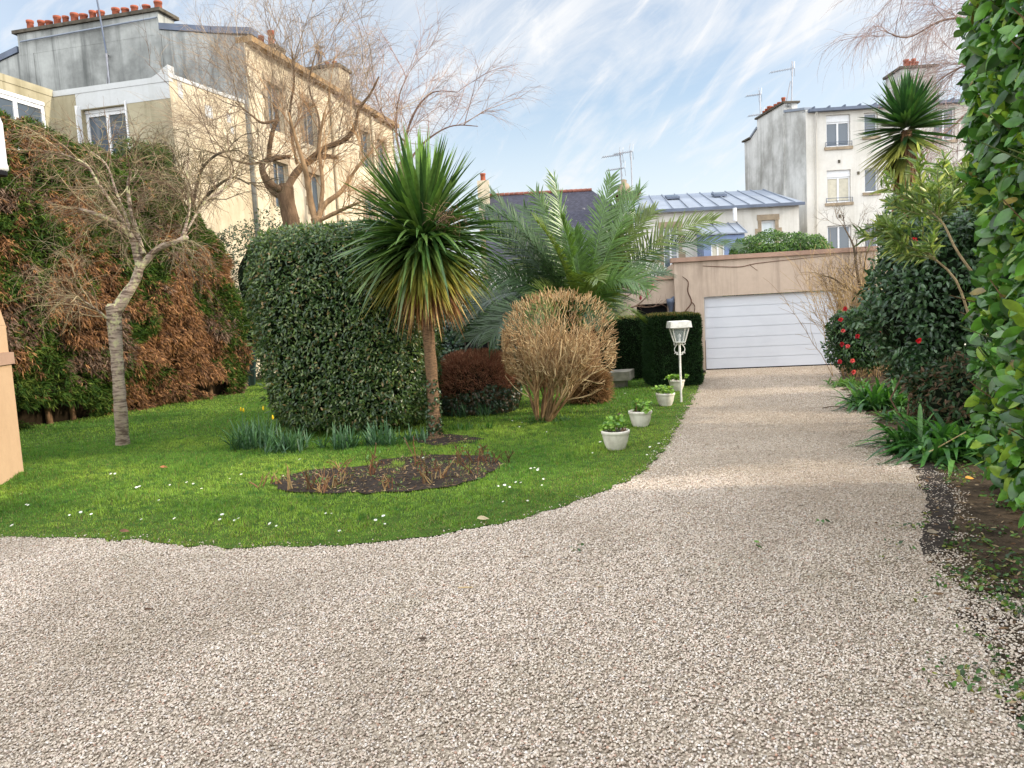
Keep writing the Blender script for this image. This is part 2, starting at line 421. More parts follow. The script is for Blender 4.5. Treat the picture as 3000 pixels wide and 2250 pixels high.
# grass
def scatter(poly, n, seed, box=None):
    poly = np.array([p[:2] for p in poly]); r = rng_(seed)
    lo, hi = (poly.min(0), poly.max(0)) if box is None else (np.array(box[0]), np.array(box[1]))
    p = lo + r.random((n, 2)) * (hi - lo); return p[in_poly(p[:, 0], p[:, 1], poly)]
def make_grass():
    r = rng_(11); a = scatter(lawn_poly, 430000, 12, ((-10, 6), (5, 13))); b = scatter(lawn_poly, 150000, 13, ((-10.5, 13), (5, 24)))
    f_ = scatter(drive_poly, 260000, 14, ((-7, 5.5), (4.5, 16))); df = np.full(len(f_), 9.0)
    for e in np.array(edge_w): df = np.minimum(df, np.hypot(f_[:, 0] - e[0], f_[:, 1] - e[1]))
    f_ = f_[r.random(len(f_)) < np.clip(.75 - df / .13, 0, 1) * (vnoise(np.column_stack([f_, f_[:, :1] * 0]), 4, 15) > .4)]
    p = np.vstack([a, b, f_]); q0_ = np.column_stack([p, np.zeros(len(p))]); inb = in_poly(p[:, 0], p[:, 1], bed_poly); p = p[~(inb & (vnoise(q0_, 5.5, 4) < .72)) & ~(in_poly(p[:, 0], p[:, 1], tree_bed) & (vnoise(q0_, 6, 14) < .62))]
    p3 = np.column_stack([p, np.zeros(len(p))])
    n1 = vnoise(p3, 0.9, 3); n2 = vnoise(p3, 4.5, 5); n3 = vnoise(p3, 14, 6)
    keep = r.random(len(p)) < (0.5 + 0.6 * n2); p3, n1, n2, n3 = p3[keep], n1[keep], n2[keep], n3[keep]; N = len(p3)
    far = p3[:, 1] > 13
    # shorter, thinner sward near the mown edge
    E = np.array(edge_w); d = np.full(N, 9.0)
    for e in E[::2]: d = np.minimum(d, np.hypot(p3[:, 0] - e[0], p3[:, 1] - e[1]))
    ed = np.clip(d / 0.9, 0.25, 1)
    th = r.random(N) * 2 * pi; le = r.normal(0, 0.45, N)
    D = unit(np.column_stack([np.cos(th) * le, np.sin(th) * le, np.ones(N)])); S = np.column_stack([-np.sin(th + r.normal(0, 1, N)), np.cos(th), np.zeros(N)])
    tuft = np.clip((vnoise(p3, 1.7, 31) - .62) * 5, 0, 1) * np.clip(d / .8, 0, 1) * (~far)
    L = (0.026 + 0.055 * n2 ** 2 + 0.02 * r.random(N) + .05 * tuft) * (0.5 + 0.5 * ed) * np.where(far, 1.2, 1)
    W = np.where(far, 0.011, 0.0065) * r.uniform(0.7, 1.3, N)
    base = lin(102, 142, 54); warm = lin(152, 178, 74); dark = lin(72, 116, 50); dry = lin(158, 146, 92)
    t = np.clip((n1 - 0.3) / 0.45, 0, 1)[:, None]
    c = base * (1 - t) + warm * t; t2 = np.clip((n3 - 0.45) * 2.2, 0, 1)[:, None]; c = c * (1 - t2) + dark * t2
    pd = (0.06 + 0.30 * (1 - ed)); dd = (r.random(N) < pd)[:, None]; c = np.where(dd, dry * 0.8, c) * r.uniform(0.75, 1.25, (N, 1))
    p3[:, 2] = 0.008
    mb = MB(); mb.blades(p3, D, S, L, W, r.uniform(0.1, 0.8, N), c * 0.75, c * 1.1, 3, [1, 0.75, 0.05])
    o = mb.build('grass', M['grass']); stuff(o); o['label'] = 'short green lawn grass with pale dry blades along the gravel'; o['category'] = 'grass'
make_grass()

# gravel stones: one mesh of points, each carrying a pebble
def make_gravel():
    r = rng_(21)
    near = scatter(drive_poly, 500000, 22, ((-7.5, 1.9), (5.2, 8.2)))
    far = scatter(drive_poly, 200000, 23, ((-1, 8.2), (9.5, 21)))
    bord = scatter(border_poly, 110000, 24, ((1.9, 2.0), (5, 8)))
    q = np.column_stack([bord, np.zeros(len(bord))]); dist = np.full(len(bord), 9.0)
    for e in np.array(right_w): dist = np.minimum(dist, np.hypot(bord[:, 0] - e[0], bord[:, 1] - e[1]))
    keep = r.random(len(bord)) < np.clip(1.05 - dist / np.where(bord[:, 1] > 4.5, .3, 1.0) + (vnoise(q, 5, 8) - 0.5) * 1.5, 0, 1) * np.where(bord[:, 1] > 4.5, 0.7, 1); bord = bord[keep]
    spill = scatter(lawn_poly, 120000, 25, ((-7, 6), (5, 16))); ds = np.full(len(spill), 9.0)
    for e in np.array(edge_w): ds = np.minimum(ds, np.hypot(spill[:, 0] - e[0], spill[:, 1] - e[1]))
    spill = spill[r.random(len(spill)) < np.clip(0.5 - ds / 0.25, 0, 1) * (.3 + vnoise(np.column_stack([spill, spill[:, :1] * 0]), 3, 16))]
    P = np.vstack([near, far, bord, spill]); z = np.concatenate([np.full(len(near) + len(far), 0.004), np.full(len(bord), 0.006), np.full(len(spill), 0.016)])
    z = z + r.uniform(-0.002, 0.006, len(z))
    V = np.column_stack([P, z]); n = vnoise(np.column_stack([P, z * 0]), 2.0, 9)
    thin = 1 - 0.25 * np.clip((n - 0.62) * 5, 0, 1); keep = r.random(len(V)) < thin; V = V[keep]
    me = bpy.data.meshes.new('gravel'); me.vertices.add(len(V)); me.vertices.foreach_set('co', V.astype(np.float32).ravel()); me.update()
    o = bpy.data.objects.new('gravel', me); COL.objects.link(o); stuff(o)
    o['label'] = 'loose pale beige and grey pebbles covering the drive'; o['category'] = 'gravel'
    k = Mat('pebble'); oi = k.n.new('ShaderNodeObjectInfo'); cr = k.n.new('ShaderNodeValToRGB'); k.l.new(oi.outputs['Random'], cr.inputs[0])
    stops = [(0, lin(126, 112, 100)), (0.12, lin(172, 157, 140)), (0.3, lin(200, 186, 168)), (0.46, lin(216, 204, 188)), (0.6, lin(192, 176, 158)), (0.74, lin(210, 190, 174)), (0.86, lin(232, 223, 212)), (0.95, lin(158, 149, 142)), (1.0, lin(182, 144, 122))]
    while len(cr.color_ramp.elements) < len(stops): cr.color_ramp.elements.new(0.5)
    for e, (p, c) in zip(cr.color_ramp.elements, stops): e.position = p; e.color = (*c, 1)
    dirt = k.ramp(k.noise(0.45, 5, 0.62), 0.42, 0.72); green = k.ramp(k.noise(1.1, 5, 0.65, (1, 1, 1), 0, (3, 8, 0)), 0.55, 0.75)
    damp = k.ramp(k.noise(0.28, 4, 0.6, (1, .6, 1), 0.3, (1.5, 4.2, 0)), 0.42, 0.62); c = k.mix(k.mul(damp, 0.4), cr.outputs[0], lin(128, 114, 96)); c = k.mix(k.mul(dirt, 0.2), c, lin(146, 128, 104)); c = k.mix(k.mul(green, 0.28), c, lin(118, 112, 78))
    mat = k.done(c, 0.75, 0.3)
    ng = bpy.data.node_groups.new('pebbles', 'GeometryNodeTree')
    ng.interface.new_socket('Geometry', in_out='INPUT', socket_type='NodeSocketGeometry'); ng.interface.new_socket('Geometry', in_out='OUTPUT', socket_type='NodeSocketGeometry')
    N, Lk = ng.nodes, ng.links
    gi, go = N.new('NodeGroupInput'), N.new('NodeGroupOutput')
    ico = N.new('GeometryNodeMeshIcoSphere'); ico.inputs['Radius'].default_value = 0.0069; ico.inputs['Subdivisions'].default_value = 2
    nz = N.new('ShaderNodeTexNoise'); nz.inputs['Scale'].default_value = 95; pos = N.new('GeometryNodeInputPosition'); Lk.new(pos.outputs[0], nz.inputs['Vector'])
    sub = N.new('ShaderNodeVectorMath'); sub.operation = 'SUBTRACT'; sub.inputs[1].default_value = (0.5, 0.5, 0.5); Lk.new(nz.outputs['Color'], sub.inputs[0])
    scl = N.new('ShaderNodeVectorMath'); scl.operation = 'SCALE'; scl.inputs['Scale'].default_value = 0.0088; Lk.new(sub.outputs[0], scl.inputs[0])
    sp = N.new('GeometryNodeSetPosition'); Lk.new(ico.outputs[0], sp.inputs['Geometry']); Lk.new(scl.outputs[0], sp.inputs['Offset'])
    ss = N.new('GeometryNodeSetShadeSmooth'); Lk.new(sp.outputs[0], ss.inputs[0])
    sm = N.new('GeometryNodeSetMaterial'); sm.inputs['Material'].default_value = mat; Lk.new(ss.outputs[0], sm.inputs[0])
    rr = N.new('FunctionNodeRandomValue'); rr.data_type = 'FLOAT_VECTOR'; rr.inputs[0].default_value = (-0.5, -0.5, 0); rr.inputs[1].default_value = (0.5, 0.5, 6.28)
    rs = N.new('FunctionNodeRandomValue'); rs.data_type = 'FLOAT_VECTOR'; rs.inputs[0].default_value = (0.6, 0.5, 0.4); rs.inputs[1].default_value = (1.35, 1.1, 0.8); rs.inputs['Seed'].default_value = 5
    iop = N.new('GeometryNodeInstanceOnPoints'); Lk.new(gi.outputs[0], iop.inputs['Points']); Lk.new(sm.outputs[0], iop.inputs['Instance'])
    Lk.new(rr.outputs[0], iop.inputs['Rotation']); Lk.new(rs.outputs[0], iop.inputs['Scale']); Lk.new(iop.outputs[0], go.inputs[0])
    md = o.modifiers.new('pebbles', 'NODES'); md.node_group = ng; me.materials.append(mat)
make_gravel()

# ------------------------------------------------------------------ buildings
M['gable_grey'] = render_wall('grey_cement_gable', lin(164, 166, 162), lin(84, 86, 84), 0.85, 0.95, 0.35)
M['facade_cream'] = render_wall('cream_painted_facade', lin(204, 192, 168), lin(148, 130, 102), 0.55, 0.65, 0.6)
M['annex'] = render_wall('yellowed_render', lin(168, 160, 136), lin(122, 114, 88), 0.55, 0.8, 0.5, lin(128, 128, 98))
M['fresh_render'] = render_wall('fresh_pale_render', lin(188, 190, 190), lin(160, 160, 154), 0.4, 0.3, 0.6)
M['pink'] = render_wall('pink_rendered_wall', lin(192, 173, 155), lin(124, 108, 94), 0.4, 0.75, 0.5)
M['pink_cap'] = render_wall('pink_coping', lin(170, 140, 122), lin(112, 92, 80), 0.5, 0.4, 1.0)
M['white_wall'] = render_wall('white_painted_wall', lin(204, 201, 194), lin(156, 150, 134), 0.3, 0.4, 0.5)
M['white_gable'] = render_wall('stained_white_gable', lin(206, 206, 202), lin(112, 110, 102), 0.7, 0.75, 0.45)
M['peach'] = render_wall('peach_house_wall', lin(192, 162, 132), lin(166, 136, 108), 0.3, 0.3, 0.8)
k = Mat('garage_door_paint'); c = k.mix(k.ramp(k.noise(1.2, 5, 0.6), 0.4, 0.75, 0, 0.35), lin(204, 207, 213), lin(178, 182, 190))
k.bump(k.noise(60, 2), 0.12, 0.004); M['door_white'] = k.done(c, 0.55, 0.35)
k = Mat('slate_roof'); br = k.n.new('ShaderNodeTexBrick'); mp = k.n.new('ShaderNodeMapping'); k.l.new(k.geo.outputs['Position'], mp.inputs[0]); mp.inputs['Rotation'].default_value = (radians(90), 0, 0)
k.l.new(mp.outputs[0], br.inputs['Vector']); br.inputs['Scale'].default_value = 4.0; br.inputs['Color1'].default_value = (*lin(62, 62, 76), 1); br.inputs['Color2'].default_value = (*lin(46, 46, 58), 1); br.inputs['Mortar'].default_value = (*lin(34, 34, 40), 1)
c = k.mix(k.ramp(k.noise(3.5, 4, 0.6), 0.66, 0.74, 0, 0.8), br.outputs['Color'], lin(150, 148, 140)); M['slate'] = k.done(c, 0.7, 0.3)
M['ridge_tile'] = plain('ridge_tile', lin(136, 88, 76), 0.85, 0.2, var=0.5, scale=3)
M['blue_paint'] = plain('blue_grey_cladding', lin(116, 132, 164), 0.7, 0.25, var=0.25, scale=2)
M['door_pale'] = plain('pale_shutter', lin(206, 214, 216), 0.6, 0.3, var=0.15, scale=2)
M['curtain'] = plain('pale_curtain', lin(196, 190, 172), 0.9, 0.1, var=0.2, scale=5)

UPZ = np.array([0, 0, 1.0])
class Plane:
    """a vertical wall plane: s along it, z up, o outwards"""
    def __init__(s, P0, deg, flip=1):
        s.p = np.array([P0[0], P0[1], 0.0]); s.d = head(deg); s.n = np.array([s.d[1], -s.d[0], 0]) * flip
    def __call__(s, a, z, o=0.0): return s.p + s.d * a + s.n * o + UPZ * z
    def box(s, mb, a0, a1, z0, z1, o0, o1, col=(1, 1, 1)):
        mb.prism([s(a0, z0, o0), s(a1, z0, o0), s(a1, z1, o0), s(a0, z1, o0)], s.n * (o1 - o0), col)
    def wall(s, mb, a0, a1, z0, z1, holes=(), depth=0.2):
        xs = sorted({a0, a1} | {h[0] for h in holes} | {h[1] for h in holes}); zs = sorted({z0, z1} | {h[2] for h in holes} | {h[3] for h in holes})
        for x0, x1 in zip(xs[:-1], xs[1:]):
            for q0, q1 in zip(zs[:-1], zs[1:]):
                cx_, cz_ = (x0 + x1) / 2, (q0 + q1) / 2
                if any(h[0] < cx_ < h[1] and h[2] < cz_ < h[3] for h in holes): continue
                mb.quad(s(x0, q0), s(x1, q0), s(x1, q1), s(x0, q1))
        for h in holes:
            c = [(h[0], h[2]), (h[1], h[2]), (h[1], h[3]), (h[0], h[3])]
            for i in range(4):
                a, b = c[i], c[(i + 1) % 4]; mb.quad(s(a[0], a[1]), s(b[0], b[1]), s(b[0], b[1], -depth), s(a[0], a[1], -depth))
    def window(s, root, h, depth=0.2, leaves=2, sill=None, box=0.0, rail=False, surround=None, pane='glass', bars=0, frame='pvc', fw=0.07, curtain=False):
        a0, a1, z0, z1 = h; o = -depth + 0.012
        f = MB(); zt = z1
        if box: s.box(f, a0 + .004, a1 - .004, z1 - box, z1 - .004, o, o + .09); zt = z1 - box - .004
        for q in ((a0 + .004, a0 + fw, z0 + .004, zt), (a1 - fw, a1 - .004, z0 + .004, zt), (a0 + fw + .003, a1 - fw - .003, z0 + .004, z0 + fw), (a0 + fw + .003, a1 - fw - .003, zt - fw, zt)): s.box(f, *q, o, o + .06)
        for i in range(1, leaves):
            x = a0 + (a1 - a0) * i / leaves; s.box(f, x - fw * .6, x + fw * .6, z0 + fw + .003, zt - fw - .003, o, o + .065)
        for i in range(1, bars + 1):
            z = z0 + (zt - z0) * i / (bars + 1); s.box(f, a0 + fw + .003, a1 - fw - .003, z - .015, z + .015, o, o + .05)
        w = f.build('window', M[frame], root)
        p = MB(); p.quad(s(a0, z0, o + .02), s(a1, z0, o + .02), s(a1, zt, o + .02), s(a0, zt, o + .02)); p.build('pane', M[pane], w)
        if curtain:
            c = MB(); n = 24; xs = np.linspace(a0 + fw, a1 - fw, n); zb = z0 + (zt - z0) * .05
            for i in range(n - 1):
                if .42 < i / n < .5: continue
                c.quad(s(xs[i], zb, o + .028 + .004 * (i % 2)), s(xs[i + 1], zb, o + .032 - .004 * (i % 2)), s(xs[i + 1], zt - fw, o + .032 - .004 * (i % 2)), s(xs[i], zt - fw, o + .028 + .004 * (i % 2)))
            c.build('curtain', M['curtain'], w)
        if sill:
            q = MB(); s.box(q, a0 - .1, a1 + .1, z0 - .14, z0 - .003, -depth + .1, .07); q.build('sill', M[sill], w)
        if rail:
            q = MB(); q.tube([s(a0 - .06, z0 + .22, .06), s(a1 + .06, z0 + .22, .06)], .015, 5); q.tube([s(a0 - .06, z0 + .08, .06), s(a1 + .06, z0 + .08, .06)], .012, 5)
            for x in (a0 - .05, a1 + .05): q.tube([s(x, z0 + .0, .06), s(x, z0 + .23, .06)], .014, 5)
            q.build('railing', M['zinc_dark'], w)
        if surround:
            q = MB(); e = .16
            s.box(q, a0 - e - .04, a1 + e + .04, z1 + .003, z1 + .26, .002, .035)
            hh = (z1 - z0) / 5
            for i in range(5):
                ex = e + (.14 if i % 2 else 0)
                s.box(q, a0 - ex, a0 - .003, z0 + i * hh + .002, z0 + (i + 1) * hh - .002, .002, .03); s.box(q, a1 + .003, a1 + ex, z0 + i * hh + .002, z0 + (i + 1) * hh - .002, .002, .03)
            q.build('stone_surround', M[surround], w)
        return w
def chimney_pots(parent, pts, r=0.11, h=0.34, seed=1, mat='terracotta'):
    rr = rng_(seed)
    for p in pts:
        q = MB(); k = rr.uniform(.85, 1.12); hh = h * rr.uniform(.8, 1.2)
        q.lathe(p, [(r * k, 0), (r * .92 * k, .05), (r * .86 * k, hh * .8), (r * 1.0 * k, hh * .82), (r * 1.02 * k, hh), (r * .8 * k, hh), (r * .76 * k, hh * .5)], 12); q.build('chimney_pot', M[mat], parent)

# --- the big block at the back left: grey gable, sunlit cream side
C0 = at(712, 105, 28); FH = 13.3
fac = Plane(C0, FH); gab = Plane(C0, FH - 90, -1)
bl = thing('apartment_building', 'tall old block with streaked grey gable, long row of chimney pots and sunlit cream side', 'building', (C0[0], C0[1], 0))
cols = [(1.3, 2.4), (4.0, 5.1), (9.6, 10.7), (11.6, 12.7)]; rows = [(3.2, 5.0), (6.2, 7.9), (9.05, 10.75)]
holes = [(a, b, z0, z1) for a, b in cols for z0, z1 in rows]
w = MB(); fac.wall(w, 0, 14, 0, 11.7, holes, .22)
fac.box(w, 0, .34, 0, 11.69, .003, .05)
w.build('facade', M['facade_cream'], bl)
w = MB(); fac.box(w, -.02, 14.02, 11.7, 11.9, -.3, .34); w.build('cornice', plain('stained_cornice', lin(156, 128, 92), .9, .1, var=.5, scale=2), bl)
w = MB(); gp = [(0, 0), (0, 11.92), (3.3, 12.55), (9.4, 12.5), (12.8, 11.7), (12.8, 0)]
w.prism([gab(a, z, -.35) for a, z in gp], gab.n * .35)
for a in (1.1, 3.25, 8.75): gab.box(w, a, a + .25, 0, 11.9 + (.2 if a < 2 else .5), .002, .03)
w.prism([gab(0, 0, -14), gab(12.8, 0, -14), gab(12.8, 11.7, -14), gab(0, 11.7, -14)], gab.n * .2)
w.quad(gab(12.8, 0, -14), gab(12.8, 0, 0), gab(12.8, 11.7, 0), gab(12.8, 11.7, -14))
w.build('gable', M['gable_grey'], bl)
w = MB(); w.prism([gab(0 + .05, 11.9, -.4), gab(6.3, 13.1, -.4), gab(12.8, 11.7, -.4)], -gab.n * 13.6); w.build('roof', M['zinc_dark'], bl)
w = MB()
for a0, a1, z0, z1 in ((-.35, 1.2, 11.93, 12.17), (1.23, 3.28, 12.18, 12.56), (9.43, 10.4, 12.52, 12.28), (10.43, 12.9, 12.27, 11.72)):
    w = MB(); w.prism([gab(a0, z0, -.4), gab(a1, z1, -.4), gab(a1, z1 + .22, -.4), gab(a0, z0 + .22, -.4)], gab.n * .46); w.build('verge_flashing', M['zinc_dark'], bl)
w = MB(); gab.box(w, 3.3, 9.4, 12.4, 13.18, -.9, .006)
ch = w.build('chimney', M['gable_grey'], bl)
w = MB(); gab.box(w, 3.15, 9.55, 13.183, 13.3, -1.0, .1); w.build('chimney_cap', M['cement_cap'], ch)
xs = [3.55, 4.05, 4.55, 4.95, 5.35, 6.0, 6.35, 6.75, 7.15, 7.55, 7.92, 8.3, 8.65, 9.15]
chimney_pots(ch, [gab(a, 13.3, -.4) for a in xs], r=.135, h=.4, seed=4)
w = MB(); w.tube([gab(3.3, 12.95, .1), gab(9.2, 12.85, .1)], .03, 6); w.build('gable_pipe', M['zinc'], bl)
w = MB(); w.tube([gab(5.5, 11.9, .06), gab(5.35, 11.88, .3), gab(5.35, 9.5, .3)], .045, 6); w.build('bent_pipe', M['steel'], bl)
w = MB(); w.tube([gab(5.55, 11.6, .02), gab(6.0, 9.5, .02)], .02, 4, (.7, .7, .7)); w.build('cable', M['steel'], bl)
# chimneys rising along the facade
w = MB(); p = fac(8.6, 0); fac.box(w, 7.6, 8.75, 11.3, 13.05, -1.7, .05)
ch = w.build('chimney', M['facade_cream'], bl); w = MB(); fac.box(w, 7.5, 8.85, 13.053, 13.17, -1.8, .15); w.build('chimney_cap', M['cement_cap'], ch)
chimney_pots(ch, [fac(8.2, 13.17, -.4), fac(8.2, 13.17, -.75)], seed=6)
w = MB(); w.lathe(fac(8.2, 13.17, -1.1), [(.1, 0), (.1, .75), (.2, .77), (.2, .82), (.08, .86), (.08, 1.0), (.22, 1.02), (.04, 1.12)], 10); w.build('flue_cowl', M['zinc_dark'], ch)
w = MB(); fac.box(w, 5.6, 6.3, 12.0, 13.5, -4.2, -1.9)
ch = w.build('chimney', M['facade_cream'], bl); w = MB(); fac.box(w, 5.5, 6.4, 13.503, 13.62, -4.3, -1.8); w.build('chimney_cap', M['cement_cap'], ch)
chimney_pots(ch, [fac(5.95, 13.62, o) for o in (-2.2, -2.7, -3.1, -3.6)], h=.6, r=.15, seed=7)
M['old_frame'] = plain('dull_window_frame', lin(150, 142, 126), .6, .3)
for h in holes: fac.window(bl, h, .2, 2, None, 0, False, 'stone', fw=.06, frame='old_frame')
for a in (6.5, 10.9):
    w = MB(); w.tube([fac(a, 11.6, .1), fac(a, 0, .1)], .07, 8); w.build('downpipe', M['facade_cream'], bl)

# --- lower yellowed extension in front of it
A0 = at(493, 217, 24.7); an_f = Plane(A0, FH - 90, -1); an_s = Plane(A0, 20.0)
ax = thing('rendered_extension', 'lower flat-roofed yellow rendered extension with white windows in front of the grey gable', 'building', (A0[0], A0[1], 0))
wh = (1.66, 3.28, 7.35, 8.98)
w = MB(); an_f.wall(w, 0, 4.3, 0, 9.5, [wh], .25); w.build('front_wall', M['annex'], ax)
w = MB(); an_s.wall(w, 0, 4.0, 0, 9.62); w.quad(an_s(4, 0), an_s(4, 0, -5), an_s(4, 9.62, -5), an_s(4, 9.62)); w.build('side_wall', M['facade_cream'], ax)
w = MB(); an_f.box(w, .6, 4.3, 9.505, 9.68, -.28, .02); an_s.box(w, -.03, 4.0, 9.625, 9.75, -.25, .03)
w.prism([an_f(-.02, 9.505, .03), an_f(.26, 9.505, .03), an_f(.26, 9.86, .03), an_f(-.02, 10.0, .03)], -an_f.n * .3)
w.prism([an_f(.263, 9.505, .02), an_f(.597, 9.505, .02), an_f(.597, 9.68, .02), an_f(.263, 9.82, .02)], -an_f.n * .3)
w.build('parapet', M['fresh_render'], ax)
w = MB(); an_f.box(w, .003, 3.45, 9.0, 9.5, .003, .009); w.build('fresh_render_band', M['fresh_render'], ax)
w = MB()
for a0, a1, z0, z1 in ((.35, .55, 9.1, 9.6), (1.5, 1.85, 8.75, 9.15), (2.55, 2.75, 8.8, 9.1), (2.7, 2.85, 8.45, 8.7)): 
    w = MB(); an_s.box(w, a0, a1, z0, z1, .003, .008); w.build('plaster_patch', M['fresh_render'], ax)
wi = an_f.window(ax, wh, .23, 2, 'pvc', .1, fw=.1)
for a, q in ((wh[1] + .02, 1), (wh[0] - .02, -1)):
    w = MB(); an_f.box(w, min(a, a + .05 * q), max(a, a + .05 * q), wh[2], wh[3] + .1, .004, .2 if q > 0 else .05); w.build('folded_shutter', M['pvc'], wi)
B0 = an_f(4.3, 0); wing = Plane(B0, 13.3)
w = MB(); ww = (-2.6, -.38, 7.4, 9.25); wing.wall(w, -3.2, 0, 0, 9.5, [ww], .12); wing.box(w, -3.2, .0, 9.503, 9.72, -.25, .02)
w.quad(wing(-3.2, 0), wing(-3.2, 9.7), wing(-3.2, 9.7, -4), wing(-3.2, 0, -4)); w.build('wing_wall', M['annex'], ax)
wing.window(ax, ww, .1, 2, None, .12, fw=.12)
w = MB(); w.poly([an_f(0, 9.5, -.2), an_f(4.3, 9.5, -.2), an_f(4.3, 9.5, -4), an_f(0, 9.5, -4)]); w.build('flat_roof', M['zinc_dark'], ax)

# --- white block on the right
W0 = at(2360, 320, 38); wf = Plane(W0, 93); wg = Plane(W0, -6, -1)
wb = thing('apartment_building', 'white painted apartment block with stained side wall and grey roof edge behind the garage', 'building', (W0[0], W0[1], 0))
wcols = [(.96, 2.1)]; wrows = [(3.55, 5.16), (6.25, 7.8), (8.9, 10.4)]
wh1 = [(a, b, z0, z1) for a, b in wcols for z0, z1 in wrows]; wh2 = [(2.75, 3.4, z0 + .4, z1) for z0, z1 in wrows]; wh3 = [(6.0, 7.0, z0, z1) for z0, z1 in wrows]
wh4 = [(4.3, 5.2, z0, z1) for z0, z1 in wrows[:2]]
w = MB(); wf.wall(w, 0, 10.5, 0, 10.6, wh1 + wh2 + wh3 + wh4, .22); w.build('facade', M['white_wall'], wb)
w = MB(); gp = [(0, 0), (0, 10.72), (2.2, 11.15), (2.2, 11.6), (5.45, 11.6), (5.45, 11.1), (6.4, 10.75), (7.2, 10.75), (7.2, 0)]
w.prism([wg(a, z, -.4) for a, z in gp], wg.n * .4); wg.box(w, 2.2, 2.34, 0, 11.1, .002, .06); w.build('gable', M['white_gable'], wb)
w = MB(); w.prism([wf(-.05, 10.66, -.003), wf(-.05, 11.2, -3.4), wf(-.05, 10.7, -7)], wf.d * 10.6); w.build('roof', M['zinc'], wb)
w = MB(); wf.box(w, .1, 10.5, 10.56, 10.7, .02, .3)
for i in range(14): wf.box(w, .3 + i * .72, .36 + i * .72, 10.703, 10.8, -.2, .28)
w.build('gutter', M['zinc_dark'], wb)
w = MB(); w.prism([wg(0, 10.723, -.42), wg(2.18, 11.153, -.42), wg(2.18, 11.27, -.42), wg(0, 10.84, -.42)], wg.n * .48); w.build('verge_flashing', M['zinc'], wb); w = MB(); w.prism([wg(5.46, 11.103, -.42), wg(6.4, 10.753, -.42), wg(6.4, 10.87, -.42), wg(5.46, 11.22, -.42)], wg.n * .48)
w.build('verge_flashing', M['zinc'], wb)
w = MB(); wg.box(w, 2.2, 5.45, 11.0, 11.604, -.7, .005)
ch = w.build('chimney', M['white_gable'], wb); w = MB(); wg.box(w, 2.1, 5.55, 11.607, 11.7, -.8, .1); wg.box(w, 6.3, 7.3, 10.76, 10.85, -.5, .12); w.build('chimney_cap', M['cement_cap'], ch)
chimney_pots(ch, [wg(a, 11.7, -.35) for a in (3.0, 3.5, 3.9, 4.3, 4.65, 5.0, 5.3)], r=.12, h=.34, seed=12)
w = MB(); wf.box(w, 4.45, 6.1, 10.3, 12.3, -1.6, .06); ch = w.build('chimney', M['white_gable'], wb); w = MB(); wf.box(w, 4.35, 6.2, 12.303, 12.42, -1.7, .16); w.build('chimney_cap', M['cement_cap'], ch)
chimney_pots(ch, [wf(a, 12.42, -.5) for a in (4.95, 5.1, 5.3, 5.4)], r=.13, h=.4, seed=13)
for h in wh1: wf.window(wb, h, .2, 2, 'stone', .32 if h[2] > 5 else 0, h[2] > 5, curtain=(h[2] > 5 and h[2] < 8))
for h in wh2: wf.window(wb, h, .2, 1, 'stone')
for h in wh3 + wh4: wf.window(wb, h, .2, 2, 'stone')
for a in (.42,):
    w = MB(); w.tube([wf(a, 10.5, .3), wf(a, 10.35, .12), wf(a, 0, .09)], .055, 8); w.build('downpipe', M['white_wall'], wb)
w = MB()
for a, z in ((1.55, 8.2), (1.55, 5.6), (2.45, 7.6)): 
    w = MB(); wf.box(w, a - .05, a + .05, z - .07, z + .07, .002, .05); w.build('wall_vent', M['cement_cap'], wb)

# --- low house with blue zinc roof in front of the white block
L0 = at(2340, 560, 36); lo = Plane(L0, 90)
lh = thing('low_house', 'low white house with blue grey standing seam zinc roof left of the white apartment block', 'house', (L0[0], L0[1], 0))
lw1 = (-1.75, -1.12, 3.6, 5.4); lw2 = (-6.3, -5.6, 3.4, 5.3)
w = MB(); lo.wall(w, -7.95, 0, 0, 6.0, [lw1, lw2], .25); w.quad(lo(-7.95, 0), lo(-7.95, 0, -5), lo(-7.95, 7, -5), lo(-7.95, 6)); w.quad(lo(0, 0), lo(0, 0, -5), lo(0, 6, -5), lo(0, 6))
w.build('wall', M['white_wall'], lh)
rz0, rz1, rd = 6.12, 7.32, 3.9
w = MB(); w.prism([lo(-8.1, rz0, .22), lo(.15, rz0, .22), lo(-.35, rz1, -rd), lo(-7.55, rz1, -rd)], (0, 0, -.1))
w.prism([lo(.15, rz0 - .1, .22), lo(.15, rz0, .22), lo(-.35, rz1, -rd), lo(.35, rz1 - .3, -rd)], (.02, 0, 0))
sl_ = (rz1 - rz0) / (rd + .22)
for i in range(12):
    a0 = -7.95 + i * .7; a1 = -7.45 + i * .645
    if i in (2, 6): pass
    w.prism([lo(a0 - .02, rz0 + .003, .22), lo(a0 + .02, rz0 + .003, .22), lo(a1 + .02, rz1 + .003, -rd), lo(a1 - .02, rz1 + .003, -rd)], (0, 0, .05))
rf = w.build('roof', M['zinc'], lh)
for a in (-5.6, -3.3):
    q = MB(); t0, t1 = .58, .72; f = lambda t, u, e: lo(u, rz0 + (rz1 - rz0) * t + e, .22 - (rd + .22) * t)
    q.prism([f(t0, a, .06), f(t0, a + .62, .06), f(t1, a + .62, .06), f(t1, a, .06)], (0, 0, .1)); sk = q.build('skylight', M['zinc_dark'], rf)
    q = MB(); q.quad(f(t0 + .02, a + .05, .165), f(t0 + .02, a + .57, .165), f(t1 - .02, a + .57, .165), f(t1 - .02, a + .05, .165)); q.build('skylight_pane', M['glass'], sk)
w = MB(); lo.box(w, -8.12, .16, 5.98, 6.115, .225, .33); w.build('gutter', M['zinc_dark'], lh)
